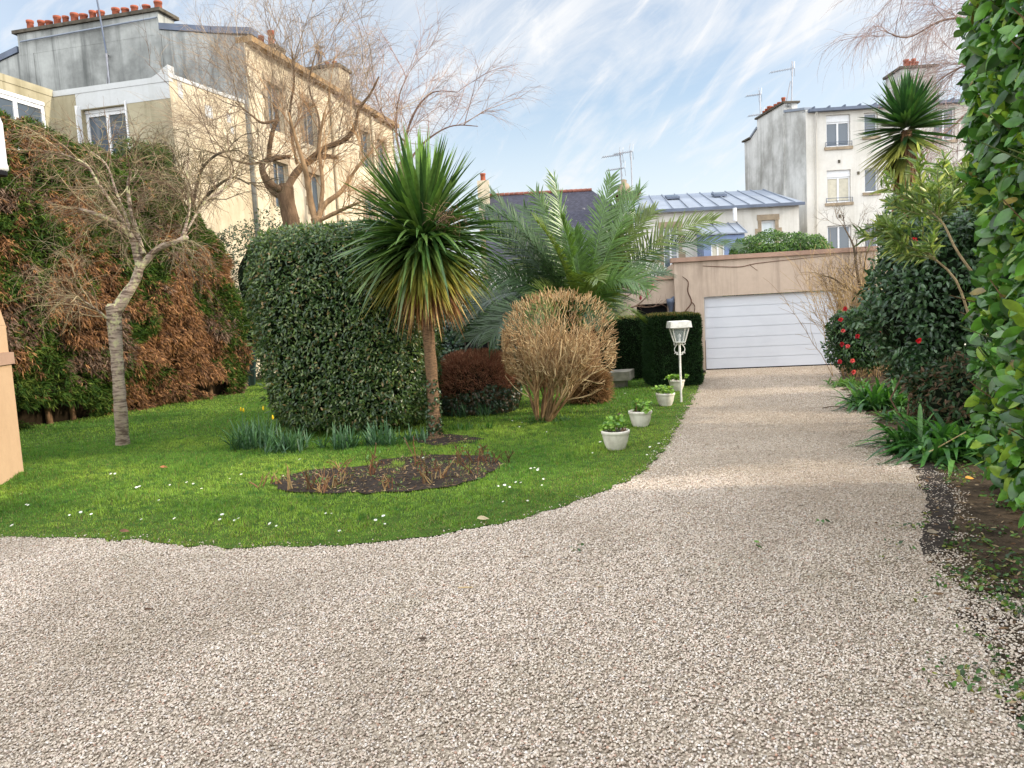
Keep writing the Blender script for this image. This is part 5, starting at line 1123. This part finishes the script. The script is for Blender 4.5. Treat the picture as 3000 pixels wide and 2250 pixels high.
for i in range(9):
    p0 = np.array([cam_c[0] + r.normal(0, .2), cam_c[1] + r.normal(0, .2), 0]); b.tube([p0, p0 + [r.normal(0, .12), r.normal(0, .1), .5], p0 + [r.normal(0, .25), r.normal(0, .1), 1.1]], [.016, .013, .01], 6, lin(110, 88, 70))
b.build('stem', M['twig'], o)
o, r = round_bush('camellia', 'shorter camellia dotted with red flowers at the right end of the garage door', 'shrub', (7.42, 16.3, .98), (.62, .6, .72), 6500, .075, .038, [lin(40, 66, 38), lin(56, 86, 46), lin(78, 106, 60)], 'gloss_leaf', 2.4, .25, rough=.35, seed=142, base=(7.42, 16.3, 0))
fp = [(2476, 905), (2462, 935), (2470, 970), (2466, 1008), (2485, 1015), (2497, 1058), (2512, 985), (2530, 935), (2578, 947), (2582, 967), (2460, 1060), (2500, 1090), (2545, 955)]
flowers_on(o, [at(x, y, 15.58 if x > 2490 else 15.85) for x, y in fp], r, .05, ((190, 56, 66), (206, 92, 92), (164, 40, 50)))
round_bush('evergreen_shrub', 'dark mixed shrubbery filling the border between the two camellias', 'shrub', (7.7, 13.4, .8), (.8, 1.3, .9), 7000, .08, .034, [lin(40, 52, 34), lin(62, 72, 44), lin(92, 78, 52)], 'dull_leaf', 2.6, .35, rough=.6, seed=143)
round_bush('evergreen_shrub', 'shaded brown and green undershrub below the oleander behind the tall hedge', 'shrub', (5.75, 9.3, .55), (.8, .9, .65), 6500, .08, .03, [lin(52, 60, 36), lin(84, 66, 48), lin(46, 70, 42)], 'dull_leaf', 2.6, .35, rough=.6, seed=144)
round_bush('clipped_hedge', 'bushy bright green hedge top showing above the garage roof', 'hedge', (9.75, 27.6, 2.2), (1.85, .9, 1.9), 27000, .11, .04, [lin(72, 104, 46), lin(96, 128, 56), lin(56, 84, 42)], 'leaf', 3, .25, rough=.42, ns=1.6, seed=145)
round_bush('evergreen_shrub', 'grey green shrub peeping over the low pink wing behind the palm', 'shrub', (4.2, 25.5, 1.7), (1.6, .8, 1.5), 3500, .12, .045, [lin(70, 84, 62), lin(92, 104, 80)], 'dull_leaf', 2.6, .3, rough=.6, seed=146)
# bare stems beside the garage door and tan grasses behind the camellia
bb_ = np.array([7.75, 17.6, 0]); Yw = 17.6
bare_tree('bare_shrub', 'gaunt bare dark branched shrub standing at the right jamb of the garage', bb_,
          [([bb_, at(2530, 930, Yw), at(2525, 860, Yw)], [.055, .05, .045], True), (wl_((2528, 880, 0), (2510, 790, 0), (2500, 720, 0), (2470, 660, .1)), [.04, .03, .022, .01], True), (wl_((2530, 870, 0), (2490, 850, -.1), (2440, 815, -.2), (2402, 808, -.2)), [.03, .024, .016, .008], True), (wl_((2528, 850, 0), (2535, 760, .1), (2560, 690, .2)), [.02, .015, .008], True)],
          [(10, .7, .009, .2, .7, .02, .14, .2), (6, .35, .005, .2, .7, .0, .16, .1), (2, .2, .0035, .2, .7, 0, .15, 0)], [lin(112, 96, 78), lin(140, 120, 92), lin(92, 78, 66)], 151, lin(104, 90, 74))
bt = np.array([8.1, 17.4, 0]); r = rng_(152); o = thing('bare_shrub', 'pale tan wispy stems rising between the gaunt shrub and the dark camellia', 'shrub', tuple(bt)); n0 = 120
pa, ds, ra = grow(bt + r.normal(0, .35, (n0, 3)) * [1, 1, 0], np.column_stack([r.normal(-.12, .3, n0), r.normal(0, .25, n0), np.ones(n0)]), r.uniform(1.7, 3.0, n0), .008, 8, .08, -.01, r, .4); b = MB(); b.tubes(pa, ra, 4, tint([lin(190, 160, 112), lin(160, 132, 96)], n0, r)); p, d, _, _ = spawn(pa, ds, ra, 14, .3, 1, .55, r, .1); n = len(p); pb, _, rb = grow(p, d, r.uniform(.3, .7, n), .0045, 6, .12, -.04, r, .5); b.tubes(pb, rb, 3, tint([lin(186, 156, 108), lin(204, 178, 132), lin(150, 124, 92)], n, r)); b.build('stems', M['twig'], o)
# magnolia branch with pink buds near the drainpipe
bg = np.array([2.35, 20.0, 0]); r = rng_(153); Yw = 20.0
o = bare_tree('magnolia', 'slender magnolia with a few pink buds before the low pink wing', bg, [([bg, at(1770, 960, Yw), at(1800, 925, Yw)], [.05, .04, .03], False), (wl_((1800, 925, 0), (1840, 905, 0), (1870, 892, 0), (1895, 868, 0), (1912, 845, 0)), [.028, .022, .018, .013, .008], True), (wl_((1860, 897, 0), (1900, 900, 0), (1945, 890, 0)), [.012, .01, .006], True), (wl_((1790, 930, 0), (1820, 880, 0), (1870, 850, 0)), [.02, .014, .008], True)],
          [(5, .35, .006, .3, .7, .02, .12, .1), (3, .18, .004, .3, .7, .02, .12, .1)], [lin(96, 78, 68), lin(120, 98, 82)], 154, lin(110, 90, 76))
for (x, y), c in (((1912, 836), (226, 120, 140)), ((1897, 855), (190, 30, 60)), ((1876, 870), (140, 40, 60))):
    b = MB(); b.lathe(at(x, y, Yw) - [0, 0, .08], [(.012, 0), (.035, .05), (.03, .1), (.004, .15)], 8, lin(*c)); b.build('bud', M['petal'], o)

def strap_clump(name, label, cat, p0, n, L, W, cols, seed, spread=.12, el=(.35, 1.35), g=(.4, 1.0), tipc=None, mat='leaf', group=None, flowers=0):
    r = rng_(seed); az = r.uniform(0, 2 * pi, n); e = r.uniform(el[0], el[1], n); P = np.asarray(p0) * [1, 1, 0] + np.column_stack([np.clip(r.normal(0, spread, n), -1.5 * spread, 1.5 * spread), np.clip(r.normal(0, spread, n), -1.5 * spread, 1.5 * spread), np.zeros(n)])
    D = np.column_stack([np.cos(az) * np.cos(e), np.sin(az) * np.cos(e), np.sin(e)]); S = np.column_stack([-np.sin(az), np.cos(az), r.normal(0, .3, n)]); c = tint(cols, n, r, .2); b = MB()
    b.blades(P, D, S, L * r.uniform(.65, 1.15, n), W * r.uniform(.8, 1.2, n), r.uniform(g[0], g[1], n), c * .85, c * 1.1 if tipc is None else tipc, 7, [.8, .95, 1, 1, .85, .55, .05], .3)
    for v in b.v: v[:, 2] = np.maximum(v[:, 2], .015)
    o = b.build(name, M[mat], None, np.asarray(p0) * [1, 1, 0]); tag(o, label, cat, group)
    for i in range(flowers):
        q = MB(); f = np.asarray(p0) * [1, 1, 0] + [r.normal(0, spread), r.normal(0, spread), 0]; h_ = L * 1.0; q.tube([f, f + [.02, 0, h_]], .006, 4, lin(90, 130, 60)); q.lathe(f + [.02, -.0, h_], [(.005, 0), (.016, .02), (.01, .06), (.001, .07)], 7, lin(222, 190, 40)); q.build('bud', M['petal'], o)
    return o
ag = [lin(54, 98, 40), lin(74, 122, 50), lin(48, 84, 44), lin(96, 140, 70)]
strap_clump('agapanthus', 'upright green strap leaf clump at the drive edge halfway to the garage', 'plant', gnd(2572, 1192), 190, .86, .055, ag, 161, .24, (.45, 1.4), (.3, .8))
strap_clump('agapanthus', 'big arching strap leaf clump nearest the tall hedge beside the bare soil', 'plant', gnd(2790, 1335) + [0, .1, 0], 320, .95, .06, ag, 162, .26, (.35, 1.35), (.35, .95))
strap_clump('agapanthus', 'small strap leaf clump at the drive edge left of the big arching one', 'plant', gnd(2668, 1318), 70, .55, .045, ag, 163, .14, (.4, 1.3))
strap_clump('agapanthus', 'low green leafy clump under the red flowered camellia', 'plant', gnd(2485, 1130), 110, .42, .035, [lin(74, 112, 44), lin(96, 132, 56)], 164, .2)
strap_clump('agapanthus', 'strap leaf clump half hidden behind the upright one below the dark camellia', 'plant', gnd(2640, 1225), 70, .5, .04, ag, 165, .16)
df = [lin(70, 104, 70), lin(86, 120, 84), lin(60, 92, 66)]
spots = [((742, 1312), 190, .56, .17, 'large blue green daffodil clump at the left corner of the clipped block', 3), ((842, 1322), 150, .46, .17, 'broad daffodil clump second from the left along the clipped block', 1), ((1010, 1316), 80, .44, .1, 'narrow daffodil clump below the middle of the clipped block', 0), ((1105, 1306), 80, .44, .1, 'upright daffodil clump left of the cordyline trunk', 0),
         ((945, 1316), 14, .32, .03, 'sparse little daffodil sprout between two larger clumps', 0), ((1148, 1308), 18, .32, .03, 'thin daffodil sprout just right of the upright clump', 0), ((1205, 1296), 50, .3, .16, 'straggly low daffodil leaves beside the cordyline foot', 0), ((1345, 1225), 22, .36, .09, 'few upright daffodil leaves before the red brown shrub', 0), ((1415, 1222), 26, .38, .08, 'taller daffodil leaves before the ivy of the red brown shrub', 0), ((1425, 1262), 26, .2, .07, 'small grassy tuft between the cordyline and the tan shrub', 0), ((1350, 1262), 30, .18, .12, 'short grassy leaves right of the cordyline trunk', 0)]
for i, ((x, y), n, L, sp, lab, fl) in enumerate(spots): strap_clump('daffodil_clump', lab, 'plant', gnd(x, y), n, L, .022, df if i < 9 else [lin(70, 112, 44)], 170 + i, sp, (.75, 1.5), (.05, .45), mat='leaf', group='spring bulbs in the lawn', flowers=fl)

# ------------------------------------------------------------------ small things
M['concrete_pot'] = render_wall('whitish_concrete_pot', lin(222, 216, 202), lin(150, 142, 122), .5, .6, 6.0)
M['white_paint'] = render_wall('weathered_white_paint', lin(230, 228, 220), lin(160, 156, 144), .5, .4, 8.0)
M['bench_stone'] = plain('grey_stone', lin(158, 152, 138), .9, .15, var=.45, scale=6, bump=.5)
k = Mat('lantern_glass'); k.done(lin(200, 210, 210), .08, .5); tr = k.n.new('ShaderNodeBsdfTransparent'); x = k.n.new('ShaderNodeMixShader'); x.inputs[0].default_value = .72; k.l.new(k.p.outputs[0], x.inputs[1]); k.l.new(tr.outputs[0], x.inputs[2]); k.l.new(x.outputs[0], k.out.inputs[0]); M['lantern_glass'] = k.m
def potted_plant(p0, label, W, seed, hgt, lean):
    r = rng_(seed); R = W / 2; H = W * .66; o = thing('potted_plant', label, 'potted plant', (p0[0], p0[1], .01), 'white pots along the lawn edge'); b = MB(); base = np.array([p0[0], p0[1], .015])
    b.lathe(base, [(R * .62, 0), (R * .68, .02), (R * .82, H * .35), (R * .93, H * .75), (R * .95, H * .82)], 28); pt = b.build('pot', M['concrete_pot'], o)
    b = MB(); b.lathe(base, [(R * .955, H * .81), (R * 1.0, H * .82), (R * 1.01, H * .97), (R * .98, H), (R * .9, H), (R * .88, H * .86)], 28); b.build('rim', M['concrete_pot'], pt)
    b = MB(); b.lathe(base, [(0.001, H * .9), (R * .89, H * .88)], 20); b.build('soil', M['black_soil'], o)
    b = MB(); n0 = 9; P = base + np.column_stack([r.normal(-.03, R * .4, n0), r.normal(0, R * .35, n0), np.full(n0, H * .86)]); pa, ds, ra = grow(P, np.column_stack([r.normal(0, .35, n0), r.normal(0, .35, n0), np.ones(n0)]), hgt * r.uniform(.5, 1.1, n0), .007, 6, .15, 0, r, .6); b.tubes(pa, ra, 5, tint([lin(126, 98, 72), lin(110, 120, 70)], n0, r))
    P2 = base + np.column_stack([r.uniform(R * .2, R * .7, 6), r.normal(0, R * .3, 6), np.full(6, H * .86)]); pc, _, rc = grow(P2, r.normal(0, .4, (6, 3)) + [0.1, 0, 1], r.uniform(.06, .12, 6), .006, 4, .1, 0, r, .8); b.tubes(pc, rc, 5, lin(140, 112, 92)); b.build('stems', M['twig'], o)
    p, d, _, _ = spawn(pa, ds, ra, 17, .35, 1.05, .9, r, .1); n = len(p); p = p + d * .035; nn = unit(np.array([0, -.3, 1.0]) + r.normal(0, .5, (n, 3))); D = unit(np.cross(nn, r.normal(0, 1, (n, 3)))); s_ = r.uniform(.035, .06, n)
    cc = tint([lin(122, 160, 62), lin(146, 178, 76), lin(98, 138, 54)], n, r, .15); b = MB(); b.blades(p, D, np.cross(nn, D), s_, s_ * 1.05, .1, cc, None, 5, [.35, .9, 1, .85, .25], .25); b.build('foliage', M['leaf'], o)
potted_plant(gnd(1805, 1318), 'white round pot of pale green geranium, nearest and largest of the lawn edge row', .375, 201, .2, 0)
potted_plant(gnd(1877, 1251), 'white round pot with leafy geranium stems, between the nearest pot and the lamp', .365, 202, .21, 0)
potted_plant(gnd(1950, 1190), 'white round pot with bushy low geranium just left of the lamp post', .35, 203, .15, 0)
potted_plant(gnd(1983, 1146), 'farthest white round pot, partly behind the lamp post before the yew block', .345, 204, .14, 0)
# garden lamp
p0 = gnd(1996, 1180) * [1, 1, 0]; la = thing('garden_lamp', 'white garden lantern on a thin post with scroll brackets at the lawn edge', 'lamp', tuple(p0))
b = MB(); b.tube([p0, p0 + [0, 0, 1.12]], .02, 10); b.lathe(p0 + [0, 0, 1.08], [(.02, 0), (.035, .015), (.035, .04), (.06, .05), (.06, .06)], 12); b.build('post', M['white_paint'], la)
for sg in (-1, 1):
    b = MB(); t = np.linspace(0, 1, 40); cx_ = .02 + .055 * np.sin(t * pi) + .0; pts = []
    for u in t: pts.append(p0 + [sg * (.022 + .075 * sin(pi * min(u * 1.15, 1)) ** .8), 0, .9 + .24 * u])
    a = np.linspace(0, 1.6 * pi, 16); c1 = np.array([sg * .06, 0, .925]); 
    b.tube(pts, .008, 5); b.tube([p0 + c1 + [sg * .035 * cos(q) * (1 - q / 9), 0, .035 * sin(q) * (1 - q / 9)] for q in a], .008, 5); c2 = np.array([sg * .085, 0, 1.11]); b.tube([p0 + c2 + [sg * .03 * cos(q + 2.5) * (1 - q / 9), 0, .03 * sin(q + 2.5) * (1 - q / 9)] for q in a], .008, 5); b.build('scroll_bracket', M['white_paint'], la)
b = MB(); w0, w1, z0, z1 = .085, .15, 1.14, 1.41
cn = [(-1, -1), (1, -1), (1, 1), (-1, 1)]
for i in range(4):
    (x0, y0), (x1, y1) = cn[i], cn[(i + 1) % 4]; b.tube([p0 + [x0 * w0, y0 * w0, z0], p0 + [x0 * w1, y0 * w1, z1]], .011, 4); b.tube([p0 + [x0 * w0, y0 * w0, z0], p0 + [x1 * w0, y1 * w0, z0]], .008, 4); b.tube([p0 + [x0 * w1, y0 * w1, z1 - .008], p0 + [x1 * w1, y1 * w1, z1 - .008]], .008, 4)
b.box(p0 + [-w0, -w0, z0 - .012], p0 + [w0, w0, z0 - .002]); cg = b.build('lantern_frame', M['white_paint'], la)
b = MB()
for i in range(4):
    (x0, y0), (x1, y1) = cn[i], cn[(i + 1) % 4]; b.quad(p0 + [x0 * w0, y0 * w0, z0], p0 + [x1 * w0, y1 * w0, z0], p0 + [x1 * w1, y1 * w1, z1], p0 + [x0 * w1, y0 * w1, z1])
b.build('glass', M['lantern_glass'], cg)
b = MB(); b.lathe(p0 + [0, 0, 1.14], [(.018, 0), (.02, .06), (.018, .065)], 10); b.lathe(p0 + [0, 0, 1.205], [(.014, 0), (.03, .045), (.028, .07), (.002, .095)], 12); b.build('bulb', M['pvc'], cg)
b = MB(); v = []
for w_, z in ((.2, 1.412), (.185, 1.525), (.15, 1.535)): v += [p0 + [x * w_, y * w_, z] for x, y in cn]
b.add(v, [(0, 1, 2, 3), (8, 9, 10, 11)] + [(i * 4 + j, i * 4 + (j + 1) % 4, (i + 1) * 4 + (j + 1) % 4, (i + 1) * 4 + j) for i in range(2) for j in range(4)]); b.build('hood', M['white_paint'], la)
# stone bench
bs = gnd(1822, 1136) * [1, 1, 0]; bn = thing('stone_bench', 'small weathered stone bench slab on a block in front of the dark yew', 'bench', tuple(bs))
b = MB(); c_, s_ = cos(.45), sin(.45); b.obox(bs + [-.32, -.1, .17], (.5 * c_, -.5 * s_, .02), (.4 * s_, .4 * c_, .03), (0, 0, .2)); b.build('slab', M['bench_stone'], bn)
b = MB(); b.obox(bs + [-.2, 0, 0], (.26 * c_, -.26 * s_, 0), (.26 * s_, .26 * c_, 0), (.02, 0, .168)); b.build('support', M['bench_stone'], bn)
# compost bin
bp = np.array([at(712, 1080, 23.4)[0], 23.4, 0]); bi = thing('compost_bin', 'dark green plastic bin in the gap behind the conifer hedge', 'bin', tuple(bp)); M['bin'] = plain('dark_green_plastic', lin(28, 52, 52), .45, .4, var=.2)
b = MB(); pf = [(-.3, -.3), (.3, -.3), (.3, .3), (-.3, .3)]; b.add([bp + [x * .85, y * .85, .02] for x, y in pf] + [bp + [x * 1.1, y * 1.1, 1.02] for x, y in pf], [(0, 1, 2, 3), (4, 5, 6, 7), (0, 1, 5, 4), (1, 2, 6, 5), (2, 3, 7, 6), (3, 0, 4, 7)]); b.build('body', M['bin'], bi)
b = MB(); b.add([bp + [x * 1.18, y * 1.18, 1.025] for x, y in pf] + [bp + [x * 1.1, y * 1.1, 1.12] for x, y in pf], [(0, 1, 2, 3), (4, 5, 6, 7), (0, 1, 5, 4), (1, 2, 6, 5), (2, 3, 7, 6), (3, 0, 4, 7)]); b.build('lid', M['bin'], bi)
# pruned roses
rs_ = [(770, 1432, .16, 3, 'thin pale rose stub at the far left tip of the rose bed'), (808, 1425, .15, 4, 'short pale rose stub beside the leftmost one in the bed'), (858, 1440, .26, 3, 'tall single pale rose cane near the left of the bed'), (900, 1440, .22, 7, 'reddish many stemmed rose stump in the left part of the bed'), (935, 1450, .15, 9, 'low yellowish rose stubs at the front left of the bed'), (965, 1440, .22, 8, 'splayed rose stump with pale yellow canes at the front of the bed'),
       (995, 1430, .16, 4, 'small rose stump with a pale cut at the front centre left'), (1005, 1395, .26, 5, 'dark rose stump standing at the back left of the bed'), (1095, 1398, .34, 6, 'tall leafy rose stump in the middle of the bed'), (1135, 1440, .14, 7, 'low tan rose stubs at the front middle of the bed'), (1212, 1372, .36, 3, 'tallest lone dark rose cane at the back of the bed'), (1245, 1420, .14, 4, 'short dark rose stub near the bed centre'), (1250, 1385, .15, 5, 'small brown rose stump behind the bed centre'),
       (1255, 1425, .17, 5, 'pale cut rose stump right of the bed centre'), (1292, 1408, .22, 7, 'orange brown rose stump with pale cut ends'), (1385, 1395, .38, 4, 'tall thin slanting rose canes towards the right end'), (1340, 1370, .2, 6, 'dark bushy rose stump at the back right of the bed'), (1395, 1358, .24, 7, 'leafy rose stump at the back right corner of the bed'), (1442, 1362, .17, 6, 'twiggy rose stump near the right tip of the bed'), (1490, 1362, .16, 5, 'last faint rose stump at the right tip of the bed')]
r = rng_(211)
for x, y, h_, n, lab in rs_:
    p = gnd(x, y); p[2] = .025; o = thing('pruned_rose', lab, 'rose bush', tuple(p), 'pruned rose bushes in the bed'); b = MB(); P = p + np.column_stack([r.normal(0, .035, n), r.normal(0, .03, n), np.zeros(n)]); pa, ds, ra = grow(P, np.column_stack([r.normal(0, .35, n), r.normal(0, .3, n), np.ones(n)]), h_ * r.uniform(.5, 1.1, n), r.uniform(.005, .009, n), 6, .1, 0, r, .7)
    pale = any(w_ in lab for w_ in ('pale', 'yellow', 'tan', 'orange')); cs = [lin(160, 128, 88), lin(134, 96, 72), lin(178, 152, 108)] if pale else [lin(104, 74, 58), lin(128, 88, 64), lin(92, 84, 54)]
    b.tubes(pa, ra, 6, tint(cs, n, r)); q, d, _, _ = spawn(pa, ds, ra, 2, .4, 1, .6, r, .2); pb, _, rb = grow(q, d, r.uniform(.04, .12, len(q)), .004, 4, .15, 0, r, .6); b.tubes(pb, rb, 4, tint(cs, len(q), r)); b.build('canes', M['twig'], o)
    b = MB(); m_ = 22 if 'leafy' in lab else 8; k_ = r.integers(0, len(pb), m_); b.blades(pb[k_, -1] + r.normal(0, .02, (m_, 3)), unit(r.normal(0, 1, (m_, 3)) + [0, 0, .3]), r.normal(0, 1, (m_, 3)), .035, .022, .2, tint([lin(86, 120, 66), lin(118, 80, 60), lin(98, 134, 70)], m_, r), None, 4, (.3, 1, .7, .05)); b.build('leaves', M['leaf'], o)
# weeds and litter
def bed_growth():
    r = rng_(215); s_ = scatter(bed_poly, 1500, 216); s_ = s_[vnoise(np.column_stack([s_, s_[:, :1] * 0]), 3, 3) > .48]; n = len(s_); P = np.column_stack([s_, np.full(n, .03)])
    D = unit(r.normal(0, .7, (n, 3)) + [0, 0, 1]); b = MB(); b.blades(P, D, r.normal(0, 1, (n, 3)), r.uniform(.02, .09, n), r.uniform(.004, .02, n), .3, tint([lin(88, 116, 60), lin(120, 138, 76), lin(128, 104, 74), lin(150, 128, 92)], n, r), None, 4, (.4, 1, .7, .05), .3)
    o = stuff(b.build('bed_weeds', M['leaf'])); o['label'] = 'sparse small weeds and dry stalks on the soil of the rose bed'; o['category'] = 'weeds'
bed_growth()
def leaf_litter():
    r = rng_(221); P = []; 
    for poly, n, zz in ((bed_poly, 520, .036), (tree_bed, 120, .032), (border_poly, 9000, .012)):
        s_ = scatter(poly, n * 3, 222)
        if poly is border_poly: s_ = s_[(s_[:, 0] < 7.5) & (s_[:, 1] < 17)]
        P.append(np.column_stack([s_, np.full(len(s_), zz)]))
    s_ = scatter(drive_poly, 5000, 223); P.append(np.column_stack([s_, np.full(len(s_), .02)])[:900]); P = np.vstack(P); E = np.array(right_w); d = np.min(np.hypot(P[:, None, 0] - E[None, :, 0], P[:, None, 1] - E[None, :, 1]), 1); k_ = ~(in_poly(P[:, 0], P[:, 1], drive_poly) & (d > .5) & (r.random(len(P)) < .8)); P = P[k_]; n = len(P)
    az = r.uniform(0, 2 * pi, n); D = np.column_stack([np.cos(az), np.sin(az), r.uniform(-.05, .35, n)]); S = np.column_stack([-np.sin(az), np.cos(az), r.normal(0, .4, n)]); b = MB(); b.blades(P, D, S, r.uniform(.02, .07, n), r.uniform(.005, .022, n), .1, tint([lin(100, 76, 56), lin(130, 102, 74), lin(78, 62, 48), lin(166, 144, 112)], n, r), None, 4, (.3, 1, .8, .05), .3); o = stuff(b.build('leaf_litter', M['dull_leaf'])); o['label'] = 'dry brown leaf litter on the soil and drive edge'; o['category'] = 'leaves'
leaf_litter()
def weeds():
    r = rng_(231); s_ = scatter(border_poly, 160000, 232, ((2, 2.4), (8, 14))); q = np.column_stack([s_, np.zeros(len(s_))]); E = np.array(right_w); d = np.min(np.hypot(s_[:, None, 0] - E[None, ::2, 0], s_[:, None, 1] - E[None, ::2, 1]), 1)
    k_ = (vnoise(q, 3.2, 5) > .47) & (r.random(len(q)) < np.where(q[:, 1] < 5, .5, .3)) & ~in_poly(s_[:, 0], s_[:, 1], [gnd(*p) for p in strip_px]) & (d > .1 * r.random(len(q)));
    a = q[k_]; s2 = scatter(drive_poly, 40000, 233, ((1.4, 2.2), (4, 6))); q2 = np.column_stack([s2, np.zeros(len(s2))]); d2 = np.min(np.hypot(s2[:, None, 0] - E[None, ::2, 0], s2[:, None, 1] - E[None, ::2, 1]), 1); a2 = q2[(vnoise(q2, 4, 6) > .62) & (d2 < .4) & (r.random(len(q2)) < .35 * (1 - d2 / .4))]
    n3 = 70; cs = scatter(drive_poly, 500, 234, ((-7, 3), (4, 9)))[:9]; a3 = np.vstack([np.column_stack([c_ + r.normal(0, .025, (7, 2)), np.zeros(7)]) for c_ in cs]); P = np.vstack([a, a2, a3]); n = len(P); P[:, 2] = r.uniform(.008, .05, n)
    nn = unit(np.array([0, 0, 1.0]) + r.normal(0, .45, (n, 3))); D = unit(np.cross(nn, r.normal(0, 1, (n, 3)))); s_ = r.uniform(.016, .045, n); b = MB(); b.blades(P, D, np.cross(nn, D), s_, s_ * .6, .15, tint([lin(66, 100, 44), lin(88, 124, 52), lin(54, 78, 40), lin(120, 122, 60)], n, r), None, 4, (.3, 1, .85, .1), .3); o = stuff(b.build('weeds', M['leaf'])); o['label'] = 'small green weeds creeping from the border into the gravel'; o['category'] = 'weeds'
weeds()
# daisies
r = rng_(241)
dz = [(203, 1505), (75, 1475), (82, 1478), (268, 1505), (325, 1388), (338, 1388), (400, 1428), (407, 1425), (497, 1418), (414, 1518), (514, 1518), (548, 1412), (565, 1416), (590, 1430), (645, 1520), (648, 1508), (685, 1522), (700, 1514), (706, 1390), (828, 1392), (672, 1400), (793, 1532), (810, 1536), (955, 1500), (971, 1500), (992, 1553), (1098, 1523), (1126, 1531), (1240, 1340), (1126, 1512), (1458, 1420), (1476, 1421), (1492, 1425), (1512, 1410), (1527, 1412), (1556, 1373), (1566, 1368), (1576, 1375), (1578, 1370), (1590, 1400), (1588, 1418), (1474, 1466), (1545, 1464), (1738, 1325), (1760, 1295), (1905, 1310), (1915, 1320), (1930, 1300), (1955, 1304), (1960, 1308), (1832, 1152), (1895, 1330), (36, 1540), (236, 1500), (465, 1462), (60, 1444), (1530, 1236), (1550, 1232), (1522, 1248), (1600, 1262), (1500, 1230), (880, 1345)]
proto = None
def daisy(p):
    b = MB(); m_ = 12; az = np.linspace(0, 2 * pi, m_, endpoint=False); nn = unit(np.array([-.1, -.35, 1])); t1 = unit(np.cross(nn, [0, 1.0, 0])); t2 = np.cross(nn, t1); c_ = np.array([0, 0, .055]); D = t1 * np.cos(az)[:, None] + t2 * np.sin(az)[:, None] + nn * .15; S = -t1 * np.sin(az)[:, None] + t2 * np.cos(az)[:, None]
    b.blades(np.tile(c_, (m_, 1)) + D * .004, D, S, .019, .01, 0, (.85, .85, .83), None, 3, [.5, 1, .6]); b.tube([(0, 0, -.01), (0, 0, .055)], .0015, 4, lin(90, 130, 60)); b.lathe(c_, [(.006, 0), (.005, .004), (.001, .006)], 8, lin(226, 186, 40), axis=nn)
    return b.build('daisy', M['petal'], None, (0, 0, 0))
proto = daisy(None)
for i, (x, y) in enumerate(dz):
    o = proto if i == 0 else proto.copy()
    if i: COL.objects.link(o)
    p = gnd(x, y, .05); o.location = (p[0], p[1], .01); s_ = r.uniform(.45, .8); o.scale = (s_, s_, s_); o.rotation_euler = (r.normal(0, .15), r.normal(0, .15), r.uniform(-.6, .6)); tag(o, 'tiny white daisy open in the lawn grass', 'daisy', 'daisies scattered over the lawn')
# odd bits on the lawn and drive
for (x, y), L_, c_, lab in (((480, 1378), .1, (176, 112, 78), 'curled rust coloured fallen leaf on the lawn below the cherry tree'), ((1416, 1533), .11, (206, 186, 150), 'pale folded fallen leaf at the lawn edge near the drive'), ((365, 1570), .09, (120, 84, 62), 'brown fallen leaf lying where lawn meets gravel at left'), ((1820, 1222), .13, (96, 74, 58), 'dark curled leaf on the lawn beside the pots'), ((2842, 1408), .1, (214, 158, 66), 'yellow fallen leaf on soil under the tall hedge'), ((2735, 1568), .1, (176, 160, 140), 'grey fallen leaf on the bare dark soil')):
    p = gnd(x, y); p[2] = .05 if x < 2000 else .03; b = MB(); b.blades([p - [L_ / 2, 0, 0]], [[1, .15, .15]], [[0, 1, .6]], L_, L_ * .5, .3, lin(*c_), None, 6, (.1, .7, 1, .9, .5, .05), .4); tag(b.build('fallen_leaf', M['dull_leaf'], None, p), lab, 'leaf')
for pts, rd, lab in (([(1343, 1731), (1365, 1730), (1388, 1730)], .005, 'short straw coloured stick on the gravel in mid drive'), ([(425, 1795), (436, 1794), (448, 1795)], .007, 'short dark stick lying on the gravel at left'), ([(2666, 1352), (2730, 1320), (2830, 1265)], .008, 'long pale dry stalk leaning over the strap leaves'), ([(2410, 1200), (2450, 1195), (2510, 1208)], .008, 'thin twig on the drive near the upright strap leaf clump'), ([(2860, 1735), (2890, 1738), (2920, 1740)], .01, 'brown stick in the weeds at the right edge')):
    P = [gnd(*q) for q in pts]
    for i, q in enumerate(P): q[2] = .018 + rd + (.16 * i if 'stalk' in lab else 0)
    if 'stalk' in lab: P = [gnd(*pts[0]) + [0, 0, .02], at(pts[1][0], pts[1][1], 8.25), at(pts[2][0], pts[2][1], 8.0)]
    b = MB(); b.tube(P, [rd, rd * .9, rd * .6], 6, lin(200, 176, 130) if ('straw' in lab or 'pale' in lab) else lin(92, 70, 54), 4); tag(b.build('dry_stick', M['twig'], None, P[0]), lab, 'stick')
